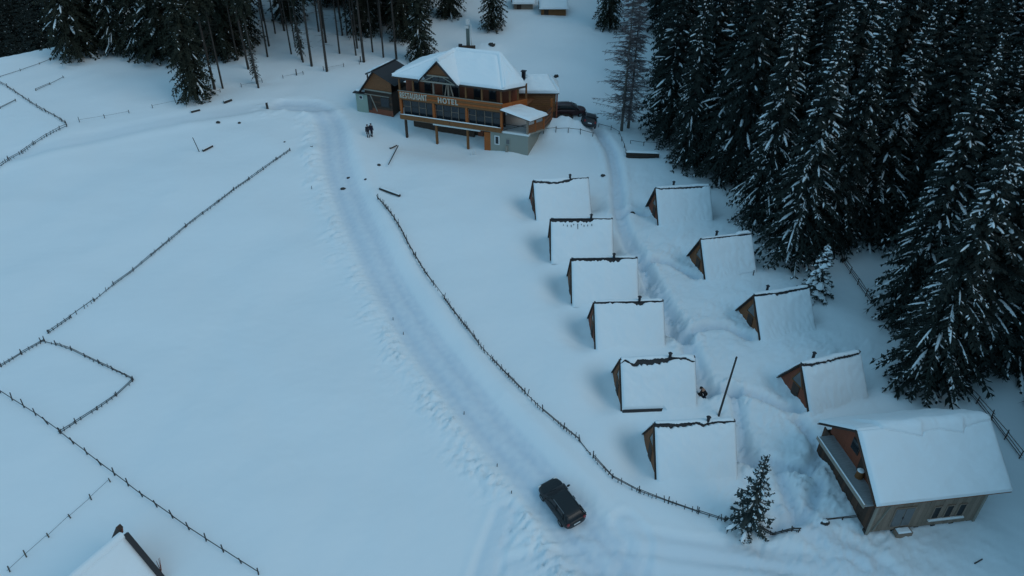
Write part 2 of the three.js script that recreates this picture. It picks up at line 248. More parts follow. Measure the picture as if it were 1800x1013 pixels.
  const over = (u) => Math.max(-0.02, curveAt(c.over, u) + (c.over.length > 3 ? jag(u, 1) : jag(u, 1) * 0.5)), gap = (u) => Math.max(0, curveAt(c.gap, u)) * (1 + 0.35 * noiseB(u * 17, i)) + (curveAt(c.gap, u) > 0.02 ? jag(u, 5) * 0.5 : 0);
  const N = 72, edge = (u) => Math.pow(Math.max(0, 1 - Math.pow(Math.abs(u * 2 - 1), 16)), 0.5);
  const wrap = (x, s, o) => { // s < 0 far slope, s > 0 near slope, rounded over the ridge
    if (s <= -0.25) return rear(x, -s, o); if (s >= 0.25) return front(x, s, o);
    const k = (s + 0.25) / 0.5, a = rear(x, 0.25, o), b = front(x, 0.25, o), m = V(x, RIDGE + o + 0.06, 0); return a.clone().multiplyScalar((1 - k) * (1 - k)).addScaledVector(m, 2 * k * (1 - k)).addScaledVector(b, k * k);
  };
  const lump = (u) => c.lump ? 0.3 * sm(0.7, 0.78, u) * (1 - 0.3 * sm(0.94, 1, u)) : 0;
  const cap = sheet(N, 22, (u, v) => {
    const x = lerp(0.03, W - 0.03, u), end = over(u), vv = Math.min(1, v / 0.92), s = lerp(-SLEN - 0.2, end, 1 - Math.pow(1 - vv, 1.5));
    let o = (0.3 + 0.05 * noise(u * 4, v * 3 + i) + lump(u) * sm(0.5, 0.9, v)) * (0.25 + 0.75 * edge(u));
    o *= 1 - 0.35 * sm(0.8, 0.92, v); if (v > 0.92) o *= 1 - sm(0.92, 1, v);
    return wrap(x, s - (v > 0.92 ? 0.06 * sm(0.92, 1, v) : 0), o + 0.005);
  });
  part('far_roof_snow', cap, M.snow, t);
  const near = sheet(N, 26, (u, v) => {
    const x = lerp(0.03, W - 0.03, u), s0 = over(u) + gap(u) + 0.01; let s1 = SLEN + 0.35;
    if (c.eave) s1 -= 0.55 * sm(c.eave[0] - 0.04, c.eave[0] + 0.01, u) * (1 - sm(c.eave[1] - 0.01, c.eave[1] + 0.06, u));
    const vv = Math.max(0, (v - 0.08) / 0.92), s = lerp(s0, s1, Math.min(1, Math.pow(vv, 1.25)));
    let o = (0.27 + 0.045 * noise(u * 2.2 + i, v * 2.2) + 0.03 * noiseB(u * 7, v * 6 + i) + (c.right ? 0.09 * sm(0.45, 0.9, v) * Math.abs(noise(u * 6 + i, v * 6)) : 0)) * (0.2 + 0.8 * edge(u)) * (gap(u) < 0.03 ? 1 : 0.8 + 0.2 * sm(0.08, 0.3, v));
    if (v < 0.08) o *= sm(0, 0.08, v); if (c.eave) o *= 1 - sm(0.96, 1, v);
    return front(x, s, o + 0.004);
  });
  part('near_roof_snow', near, M.snow, t);
  const cx = W * c.pipe, cz = c.right ? -0.55 : 0.02, top = RIDGE + (c.right ? 0.3 : 0.42);
  const ch = new Faces().tube(V(cx, RIDGE - 0.9, cz), V(cx, top, cz), 0.12, 0.12, 10).to('chimney', M.pipe, t);
  new Faces().tube(V(cx, top + 0.06, cz), V(cx, top + 0.18, cz), 0.19, 0.06, 10).tube(V(cx, top - 0.02, cz), V(cx, top + 0.07, cz), 0.06, 0.06, 6).to('cap', M.pipe, ch);
  if (c.laths) { const f = new Faces(); for (let k = 0; k < 9; k++) { const u = 0.2 + k * 0.055 + rnd() * 0.02, s = 0.55 + rnd() * 0.12, l = k === 4 ? 0.55 : 0.1 + rnd() * 0.22; f.beam(front(u * W, s, 0.3), front(u * W, s + l, 0.29), 0.06, 0.05); } f.to('laths', M.roof, t, 'stuff'); }
  if (c.eave) { new Faces().beam(front(W * c.eave[0] + 0.03, SLEN - 0.05, 0.0), front(W * c.eave[1], SLEN - 0.05, 0.0), 0.3, 0.12, V(0, 1, 0.3)).to('eave_board', M.roof, t); if (c.right) new Faces().tube(V(W * 0.88, -0.1, HALF + 0.35), V(W * 0.88, 0.55, HALF + 0.35), 0.05, 0.05, 6).to('vent_pipe', M.pipe, t); }
  return t;
}

// ------------------------------------------------------------------ the snow sheet and the cabins on it
{
  const axis = (parts) => { const a = []; for (const [from, to, step] of parts) for (let v = from; v < to - 1e-6; v += step) a.push(v); a.push(parts[parts.length - 1][1]); return a; };
  const xs = axis([[-1500, -300, 150], [-300, -130, 17], [-130, -92, 3.8], [-92, -30, 0.5], [-30, -12, 0.32], [-12, 36, 0.2], [36, 92, 0.6], [92, 130, 3.8], [130, 300, 17], [300, 1500, 150]]);
  const ds = axis([[-600, -60, 60], [-60, 12, 6], [12, 20, 1], [20, 66, 0.2], [66, 100, 0.32], [100, 150, 0.6], [150, 200, 3], [200, 420, 8], [420, 1500, 90]]);
  const nx = xs.length, nd = ds.length, p = new Float32Array(nx * nd * 3), col = new Float32Array(nx * nd * 3), uv = new Float32Array(nx * nd * 2), idx = [];
  for (let j = 0, k = 0; j < nd; j++) for (let i = 0; i < nx; i++, k++) {
    const [y, worn] = ground(xs[i], -ds[j]); p.set([xs[i], y, -ds[j]], k * 3); uv.set([xs[i], ds[j]], k * 2);
    const q = 1 - 0.2 * worn; col.set([0.86 * (q - 0.05 * worn), 0.88 * q, 0.89 * (q + 0.06 * worn)], k * 3);
  }
  for (let j = 0; j < nd - 1; j++) for (let i = 0; i < nx - 1; i++) { const a = j * nx + i, b = a + 1, c = a + nx, d = c + 1; idx.push(a, b, d, a, d, c); }
  const g = new THREE.BufferGeometry(); g.setAttribute('position', new THREE.BufferAttribute(p, 3)); g.setAttribute('color', new THREE.BufferAttribute(col, 3)); g.setAttribute('uv', new THREE.BufferAttribute(uv, 2)); g.setIndex(idx); g.computeVertexNormals();
  const m = part('ground', g, M.ground, scene, 'structure');
}
CABINS.forEach(cabinGeometry);

// ------------------------------------------------------------------ the lodge
function softRoofSnow(poly, thick, mat, parent, name, seed = 0, n = 26) { // snow lying on a flat sloping quad a-b (upper) d-c (lower)
  const [a, b, c, d] = poly, nor = b.clone().sub(a).cross(d.clone().sub(a)).normalize(); if (nor.y < 0) nor.negate();
  return part(name, sheet(n, n, (u, v) => {
    const e = Math.pow(Math.max(0, 1 - Math.pow(Math.abs(u * 2 - 1), 14)), 0.5) * Math.pow(Math.max(0, 1 - Math.pow(Math.abs(v * 2 - 1), 14)), 0.5);
    const top = a.clone().lerp(b, u), bot = d.clone().lerp(c, u);
    return top.lerp(bot, v).addScaledVector(nor, 0.012 + thick * e * (1 + 0.16 * noise(u * 3 + seed, v * 3) + 0.07 * noiseB(u * 9, v * 9 + seed)));
  }), mat, parent);
}
const font = await new FontLoader().loadAsync('fonts/droid/droid_sans_bold.typeface.json');
{
  const corner = at(928, 272), yaw = R(21);
  const t = thing('lodge', 'large wooden mountain lodge with two balconies and white letters on its orange parapet', 'lodge');
  t.position.copy(corner); t.rotation.y = -yaw; t.scale.x = 1.04;
  const F = () => new Faces();
  // ground floor: grey rendered block on the right, a recess under the deck, dark wall on the left
  F().box(-4.9, 0, -1, 2.45, -6, 0).to('basement_wall', M.plaster, t);
  F().box(-4.9, 0.12, 2.45, 2.7, -6, 0.12).to('basement_ledge', M.white, t);
  F().box(-16.6, -8, -0.4, 2.4, -6, -2.2).to('basement_wall', M.darkBrown, t);
  F().box(-8, -4.9, -0.6, 2.4, -6, -2.6).to('basement_wall', M.darkBrown, t);
  for (const x of [-11.6, -9.9, -13.6]) { const w = F().box(x - 0.6, x + 0.6, 1.2, 2.1, -2.2, -2.13).to('basement_window', M.oldWood, t); F().box(x - 0.5, x + 0.5, 1.28, 2.02, -2.13, -2.1).to('pane', M.glass, w); }
  { const w = F().box(-4.35, -3.7, 0.75, 1.95, 0, 0.06).to('basement_window', M.white, t); F().box(-4.22, -3.83, 0.88, 1.82, 0.06, 0.08).to('pane', M.glass, w); }
  { const w = F().box(-2.9, -2.3, 0.95, 1.75, 0, 0.05).to('basement_window', M.plaster, t); F().box(-2.8, -2.4, 1.05, 1.65, 0.05, 0.07).to('pane', M.greyGlass, w); }
  F().box(-2.9, -2.6, -0.6, 0.8, 0, 0.22).to('drain_box', M.pale, t);
  F().box(-5.75, -4.9, -0.6, 2.2, -0.1, -0.02).to('door', M.orange, t);
  F().box(-7.6, -6.9, -0.6, 1.5, -2.6, -2.52).to('inner_door', M.redBrown, t);
  for (const x of [-16.6, -12.3, -8]) F().box(x - 0.13, x + 0.13, -0.5, 2.4, -0.25, 0.02).to('deck_post', x < -16 ? M.darkBrown : M.amber, t);
  // the deck with its boarded edge
  F().box(-17.1, -3.3, 2.42, 2.62, -2.8, 0.25).to('deck', M.pale, t);
  for (let k = 0; k < 4; k++) F().box(-17.15 + k * 3.46, -17.15 + k * 3.46 + 3.42, 2.5, 3.1, 0.25, 0.33).to('deck_fascia', M.amber, t);
  softRoofSnow([V(-17.1, 3.12, 0.2), V(-3.4, 3.12, 0.2), V(-3.4, 3.12, 0.38), V(-17.1, 3.12, 0.38)], 0.07, M.snow, t, 'deck_snow');
  F().box(-12.6, -6.2, 2.22, 2.42, 0.02, 0.2).to('deck_beam', M.white, t);
  // glazed middle storey: three bays of four panes between orange posts
  F().box(-17, -3.45, 2.62, 5.15, -1.5, -1.3).to('glazed_wall', M.darkBrown, t);
  for (let b = 0; b < 3; b++) for (let k = 0; k < 4; k++) {
    const x0 = -16.75 + b * 4.45 + k * 1.06, w = F().box(x0, x0 + 1.02, 2.75, 2.83, -0.3, -0.2).box(x0, x0 + 1.02, 4.85, 4.93, -0.3, -0.2).box(x0, x0 + 0.06, 2.83, 4.85, -0.3, -0.2).box(x0 + 0.96, x0 + 1.02, 2.83, 4.85, -0.3, -0.2).box(x0 + 0.06, x0 + 0.96, 4.1, 4.15, -0.3, -0.2).to('window', k % 2 ? M.oldWood : M.greyWood, t);
    F().box(x0 + 0.06, x0 + 0.96, 2.83, 4.1, -0.27, -0.24).box(x0 + 0.06, x0 + 0.96, 4.15, 4.85, -0.27, -0.24).to('pane', M.glass, w);
  }
  F().box(-17, -3.45, 2.6, 2.75, -0.5, -0.1).to('sill_beam', M.brown, t);
  F().box(-17, -3.45, 4.93, 5.2, -0.5, -0.02).to('lintel_beam', M.darkBrown, t);
  for (const x of [-17, -12.45, -8.0, -3.42]) F().box(x - 0.14, x + 0.14, 2.62, 6.2, -0.2, 0.12).to('post', M.orange, t);
  F().box(-17.1, -3.3, 5.14, 5.3, -7.5, 0.1).to('balcony_floor', M.brown, t);
  // the orange parapet, board by board, and its right-hand return
  for (let k = 0; k < 4; k++) F().box(-17.15, -3.3, 5.1 + k * 0.275, 5.1 + k * 0.275 + 0.255, 0.12, 0.18 + (k % 2) * 0.015).to('parapet_board', k % 2 ? M.orange : M.amber, t);
  for (let k = 0; k < 4; k++) F().beam(V(-3.28, 5.23 + k * 0.275, 0.12), V(-1.2, 5.23 + k * 0.275, -2.9), 0.06 + (k % 2) * 0.02, 0.255).to('parapet_board', M.orange, t);
  F().hull([V(-3.4, 5.14, 0), V(-1.3, 5.14, -2.9), V(-1.3, 5.14, -6.6), V(-3.4, 5.14, -6.6)], [V(-3.4, 5.29, 0), V(-1.3, 5.29, -2.9), V(-1.3, 5.29, -6.6), V(-3.4, 5.29, -6.6)]).to('side_floor', M.brown, t);
  F().box(-4.2, -2.9, 5.3, 8.0, -4.6, -2.0).to('side_wall', M.redBrown, t);
  F().box(-17.2, -3.2, 6.2, 6.28, 0.06, 0.24).to('handrail', M.pale, t);
  // the letters on it
  const words = (text, x0, x1, y, h, mat) => {
    const g = new TextGeometry(text, { font, size: h, depth: 0.05, curveSegments: 3 }); g.computeBoundingBox(); const b = g.boundingBox;
    g.translate(-b.min.x, -b.min.y, 0); g.scale((x1 - x0) / (b.max.x - b.min.x), 1, 1); g.translate(x0, y, 0.2); part('sign_lettering', g, mat, t);
  };
  words('RESTAURANT', -16.95, -13.2, 5.3, 0.78, M.letter); words('HOTEL', -11.7, -9.0, 5.3, 0.7, M.letter);
  // open upper storey: recessed red-brown wall, posts to the eaves
  F().box(-17, -4.2, 5.3, 8.05, -6.2, -1.7).to('upper_wall', M.redBrown, t);
  for (const x of [-15.6, -13.9, -7.2, -5.2]) { const w = F().box(x - 0.5, x + 0.5, 5.5, 7.4, -1.7, -1.64).to('upper_door', M.darkBrown, t); F().box(x - 0.38, x + 0.38, 6.0, 7.25, -1.64, -1.62).to('pane', M.glass, w); }
  { const w = F().box(-11.9, -9.6, 5.45, 7.5, -1.7, -1.62).to('upper_window', M.greyWood, t); F().box(-11.8, -10.85, 5.55, 7.4, -1.62, -1.6).box(-10.7, -9.7, 5.55, 7.4, -1.62, -1.6).to('pane', M.glass, w); }
  for (const x of [-17, -15.1, -12.3, -10.3, -8, -5.9, -3.45]) F().box(x - 0.1, x + 0.1, 6.28, 8.1, -0.1, 0.1).to('balcony_post', x === -12.3 || x === -10.3 ? M.greyWood : M.amber, t);
  for (const k of [0.33, 0.66, 1]) { const x = lerp(-3.4, -1.3, k), z = lerp(0, -2.85, k); F().box(x - 0.09, x + 0.09, 6.2, 8.1, z - 0.09, z + 0.09).to('balcony_post', M.amber, t); }
  // hipped main roof
  const e = 8.1, A0 = V(-17.7, e, 0.6), B0 = V(-2.9, e, 0.6), B1 = V(-1.06, e, -1.85), C0 = V(-4.6, e, -7.6), D0 = V(-17.7, e, -7.6), RL = V(-10.6, 10.8, -3.9), RR = V(-5.2, 10.8, -3.9);
  F().quad(A0, B0, RR, RL).tri(B0, B1, RR).tri(B1, C0, RR).quad(C0, D0, RL, RR).tri(D0, A0, RL).quad(A0, D0, C0, B1).tri(A0, B1, B0).to('main_roof', M.roof, t);
  for (const [p, q] of [[A0, B0], [B0, B1], [B1, C0]]) F().beam(p.clone().setY(e - 0.08), q.clone().setY(e - 0.08), 0.1, 0.22).to('eave_board', M.darkBrown, t);
  const off = V(0.006, 0, -0.008);
  softRoofSnow([RL, RR, B0, A0], 0.4, M.snow, t, 'roof_snow', 1, 40); softRoofSnow([RR, RR.clone().add(off), B1, B0], 0.4, M.snow, t, 'roof_snow', 2); softRoofSnow([RR, RR.clone().add(off), C0, B1], 0.4, M.snow, t, 'roof_snow', 12); softRoofSnow([RL.clone().add(V(0, 0, -0.01)), RL, A0, D0], 0.4, M.snow, t, 'roof_snow', 3); softRoofSnow([RR, RL, D0, C0], 0.4, M.snow, t, 'roof_snow', 4);
  F().tube(V(-10.8, 11.0, -3.9), V(-5.0, 11.0, -3.9), 0.34, 0.34, 12).tube(V(-5.1, 11.0, -3.9), V(-2.95, 8.26, 0.5), 0.32, 0.2, 10).tube(V(-5.1, 11.0, -3.9), V(-1.15, 8.26, -1.85), 0.32, 0.2, 10).tube(V(-10.7, 11.0, -3.9), V(-17.6, 8.26, 0.5), 0.32, 0.2, 10).to('hip_snow', M.snow, t);
  // the front gable
  const gx = -11.15, hw = 2.6, ga = V(gx, 10.75, 1.15), gl = V(gx - hw, 8.05, 1.15), gr = V(gx + hw, 8.05, 1.15), gb = V(gx, 10.75, -4), glb = V(gx - hw, 8.05, -4), grb = V(gx + hw, 8.05, -4);
  F().quad(gl, ga, gb, glb).quad(ga, gr, grb, gb).to('gable_roof', M.roof, t);
  softRoofSnow([gb, ga, gl, glb], 0.34, M.snow, t, 'gable_snow', 5); softRoofSnow([ga, gb, grb, gr], 0.34, M.snow, t, 'gable_snow', 6);
  F().tube(V(gx, 10.9, 1.05), V(gx, 10.9, -4), 0.3, 0.3, 8).to('gable_snow', M.snow, t);
  F().beam(gl.clone().add(V(-0.1, -0.1, 0.03)), ga.clone().add(V(0, 0.02, 0.03)), 0.12, 0.34, V(0, 0, 1)).beam(gr.clone().add(V(0.1, -0.1, 0.03)), ga.clone().add(V(0, 0.02, 0.03)), 0.12, 0.34, V(0, 0, 1)).to('barge_board', M.darkMetal, t);
  const gw = F(); for (let y = 8.95; y < 10.3; y += 0.2) { const w = hw * (10.6 - y) / 2.6 - 0.1; gw.box(gx - w, gx + w, y, y + 0.185, 0.76, 0.82); } gw.to('gable_boards', M.brown, t, 'stuff');
  for (let k = 0; k < 4; k++) { const x = gx - 1.9 + k * 0.96, w = F().box(x, x + 0.9, 8.12, 8.9, 0.72, 0.78).to('gable_window', M.oldWood, t); F().box(x + 0.08, x + 0.82, 8.2, 8.82, 0.78, 0.8).to('pane', M.glass, w); }
  F().beam(V(gx - 2.4, 8.12, 0.9), V(gx + 2.4, 8.12, 0.9), 0.16, 0.18).to('collar_beam', M.pale, t); F().beam(V(gx - 1.5, 8.92, 0.9), V(gx + 1.5, 8.92, 0.9), 0.16, 0.16).to('collar_beam', M.pale, t);
  for (const k of [-1, 1]) F().beam(V(gx + k * 1.9, 8.2, 0.88), V(gx + k * 0.6, 8.85, 0.88), 0.1, 0.1).to('strut', M.pale, t);
  F().beam(V(gx + 0.4, 6.3, 0.1), V(gx + 0.75, 8.1, 0.1), 0.12, 0.12).beam(V(gx + 1.5, 6.3, 0.1), V(gx + 1.1, 8.1, 0.1), 0.12, 0.12).to('brace', M.greyWood, t);
  // covered terrace on the right under a snowy lean-to
  const q0 = V(-3.45, 5.55, 0.55), q1 = V(0.45, 4.6, 0.55), q2 = V(1.7, 4.6, -2.5), q3 = V(-2.2, 5.55, -2.3), dn = V(0, -0.1, 0);
  F().hull([q0, q1, q2, q3].map((p) => p.clone().add(dn)), [q0, q1, q2, q3]).to('terrace_roof', M.darkBrown, t);
  softRoofSnow([q3, q0, q1, q2], 0.26, M.snow, t, 'terrace_snow', 8);
  F().hull([V(0, 2.45, -0.2), V(1.15, 2.45, -2.6), V(1.15, 2.45, -6), V(0, 2.45, -6)], [V(0, 2.69, -0.2), V(1.15, 2.69, -2.6), V(1.15, 2.69, -6), V(0, 2.69, -6)]).to('terrace_floor', M.pale, t);
  for (const [x, z, y] of [[-0.1, 0, 4.5], [0.45, -1.25, 4.5], [1.1, -2.5, 4.5], [1.1, -5.6, 5.6]]) F().box(x - 0.11, x + 0.11, z < -5 ? -0.5 : 2.69, y, z - 0.11, z + 0.11).to('terrace_post', z === 0 ? M.greyWood : M.orange, t);
  for (let k = 0; k < 4; k++) F().beam(V(-0.05, 2.86 + k * 0.27, -0.1), V(1.12, 2.86 + k * 0.27, -2.5), 0.06, 0.24).to('terrace_board', M.brown, t);
  for (let k = 0; k < 7; k++) F().box(1.12, 1.18, 2.72 + k * 0.27, 2.95 + k * 0.27, -5.6, -2.6).to('terrace_board', k % 2 ? M.brown : M.brownDull, t);
  F().beam(V(-3.3, 2.75, -0.05), V(-0.2, 3.9, -0.05), 0.08, 0.1).box(-3.3, -0.1, 3.55, 3.62, -0.1, 0).to('terrace_rail', M.oldWood, t);
  // rear wing, turned a little towards the yard
  const wm = new THREE.Matrix4().makeTranslation(-3.1, 0, -5.3).multiply(new THREE.Matrix4().makeRotationY(yaw)), wp = (name, f, mat, kind) => part(name, f.geo().applyMatrix4(wm), mat, t, kind), wv = (x, y, z) => V(x, y, z).applyMatrix4(wm);
  wp('wing_wall', F().box(0, 4.6, -0.5, 6.0, -3.6, 0), M.brownDull);
  for (let k = 0; k < 9; k++) wp('wing_board', F().box(0, 4.62, 3.5 + k * 0.27, 3.5 + k * 0.27 + 0.25, 0, 0.05 + (k % 2) * 0.02), k % 3 ? M.brown : M.amber);
  wp('wing_post', F().box(4.66, 4.84, 0, 6.0, 0.1, 0.28), M.redBrown);
  const r0 = [-0.4, 5.0, 0.5, -4.1], hipL = [1.0, 7.5, -1.8], hipR = [3.7, 7.5, -1.8], q = [[-0.4, 6.05, 0.5], [5.0, 6.05, 0.5], [5.0, 6.05, -4.1], [-0.4, 6.05, -4.1]].map((p) => V(...p)), hl = V(...hipL), hr = V(...hipR);
  wp('wing_roof', F().hull(q.map((p) => p.clone().setY(5.95)), q).quad(q[0], q[1], hr, hl).tri(q[1], q[2], hr).quad(q[2], q[3], hl, hr).tri(q[3], q[0], hl), M.roof);
  const Q = q.map((p) => p.clone().applyMatrix4(wm)), HL = wv(...hipL), HR = wv(...hipR);
  softRoofSnow([HL, HR, Q[1], Q[0]], 0.42, M.snow, t, 'wing_snow', 9); softRoofSnow([HR, HR.clone().add(V(0.004, 0, -0.008)), Q[2], Q[1]], 0.4, M.snow, t, 'wing_snow', 10); softRoofSnow([HR, HL, Q[3], Q[2]], 0.4, M.snow, t, 'wing_snow', 11); softRoofSnow([HL.clone().add(V(-0.004, 0, -0.008)), HL, Q[0], Q[3]], 0.4, M.snow, t, 'wing_snow', 15);
  { const c = wv(0.6, 0, -1.4), ch = F().box(c.x - 0.2, c.x + 0.2, 6.6, 8.3, c.z - 0.2, c.z + 0.2).to('chimney', M.pipe, t); F().box(c.x - 0.3, c.x + 0.3, 8.3, 8.4, c.z - 0.3, c.z + 0.3).to('cap', M.darkMetal, ch); }
  // brown annex with a dark bare roof, left of the lodge
  const an = thing('annex', 'brown timber hut with a bare dark roof behind the left end of the lodge', 'hut');
  an.position.copy(at(645, 194)); an.rotation.y = R(-24);
  const ax = 0, bx = 4.3, mid = 1.9, lo = 3.0, hi = 5.7, dp = -5;
  F().box(ax, bx, -1, 2.95, dp, 0).to('wall', M.darkBrown, an);
  const gb2 = F(); for (let y = 2.95; y < hi - 0.2; y += 0.22) { const w = 2.2 * (hi - y) / (hi - lo) - 0.06; if (w > 0.05) gb2.box(mid - w, Math.min(bx, mid + (hi - y - 0.1) * 2.2), y, y + 0.205, -0.12, -0.02); } gb2.to('gable_boards', M.brown, an, 'stuff');
  for (let k = 0; k < 9; k++) F().box(ax, bx, 0.5 + k * 0.27, 0.5 + k * 0.27 + 0.25, 0, 0.05 + (k % 2) * 0.02).to('wall_board', k % 3 ? M.darkBrown : M.brownDull, an);
  F().box(ax - 0.05, bx + 0.05, 2.92, 3.1, 0, 0.12).to('beam', M.pale, an);
  F().box(ax + 0.1, ax + 1.0, 0.2, 2.2, 0.07, 0.12).to('door', M.oldWood, an);
  { const w = F().box(2.5, 3.9, 0.9, 2.3, 0.07, 0.13).to('window', M.oldWood, an); F().box(2.6, 3.8, 1.0, 2.2, 0.13, 0.15).to('pane', M.glass, w); }
  F().beam(V(1.2, 2.5, 0.5), V(2.1, 0.3, 0.5), 0.1, 0.1).to('timber_brace', M.pale, an); F().beam(V(0.3, 2.55, 0.5), V(4.2, 2.55, 0.5), 0.08, 0.08).to('timber_rail', M.pale, an);
  F().box(ax, bx, -0.6, 0.5, 0.0, 0.08).to('plinth', M.redBrown, an);
  for (const s of [-1, 1]) F().hull([V(mid, hi, 0.5), V(mid, hi, dp - 0.4), V(mid + s * (s > 0 ? 3.4 : 2.6), s > 0 ? hi - 1.5 : lo - 0.45, dp - 0.4), V(mid + s * (s > 0 ? 3.4 : 2.6), s > 0 ? hi - 1.5 : lo - 0.45, 0.5)], [V(mid, hi + 0.12, 0.5), V(mid, hi + 0.12, dp - 0.4), V(mid + s * (s > 0 ? 3.45 : 2.65), s > 0 ? hi - 1.4 : lo - 0.35, dp - 0.4), V(mid + s * (s > 0 ? 3.45 : 2.65), s > 0 ? hi - 1.4 : lo - 0.35, 0.5)]).to('roof_panel', M.roof, an);
  F().beam(V(mid, hi + 0.16, 0.5), V(mid, hi + 0.16, dp - 0.4), 0.25, 0.08).to('ridge_cap', M.darkMetal, an);
  F().hull([V(mid, hi - 0.1, -1.6), V(mid, hi - 0.1, -4.5), V(mid - 2.7, hi - 1.3, -4.5), V(mid - 2.7, hi - 1.3, -1.6)], [V(mid, hi + 0.06, -1.6), V(mid, hi + 0.06, -4.5), V(mid - 2.7, hi - 1.1, -4.5), V(mid - 2.7, hi - 1.1, -1.6)]).to('side_roof', M.roof, an);
  F().box(mid - 2.5, mid - 2.35, -0.5, hi - 1.2, -1.8, -1.65).box(mid - 2.5, mid - 2.35, -0.5, hi - 1.2, -4.4, -4.25).to('side_post', M.darkBrown, an, 'stuff');
  softRoofSnow([V(mid - 0.1, hi + 0.05, -4.45), V(mid - 0.1, hi + 0.05, -1.8), V(mid - 2.5, hi - 1.05, -1.8), V(mid - 2.5, hi - 1.05, -4.45)], 0.25, M.snow, an, 'roof_snow', 13);
  const sh = thing('shed', 'small pale green shed with a flat dark roof at the left end of the annex', 'shed');
  sh.position.copy(at(638, 194)); sh.rotation.y = R(-20);
  const green = plain(0.3, 0.36, 0.3, 0.9);
  F().box(-0.9, 0.9, -1, 2.4, -2, 0).to('wall', green, sh); F().hull([V(-1.15, 2.4, 0.3), V(1.15, 2.4, 0.3), V(1.15, 2.65, -2.3), V(-1.15, 2.65, -2.3)], [V(-1.15, 2.5, 0.3), V(1.15, 2.5, 0.3), V(1.15, 2.75, -2.3), V(-1.15, 2.75, -2.3)]).to('roof', M.roof, sh);
  const sw = F().box(-0.35, 0.2, 1.6, 2.1, 0, 0.05).to('window', M.white, sh); F().box(-0.28, 0.13, 1.67, 2.03, 0.05, 0.07).to('pane', M.glass, sw);
  softRoofSnow([V(-1.1, 2.72, -2.2), V(1.1, 2.72, -2.2), V(1.1, 2.55, -0.3), V(-1.1, 2.55, -0.3)], 0.2, M.snow, sh, 'roof_snow', 14, 12);
}
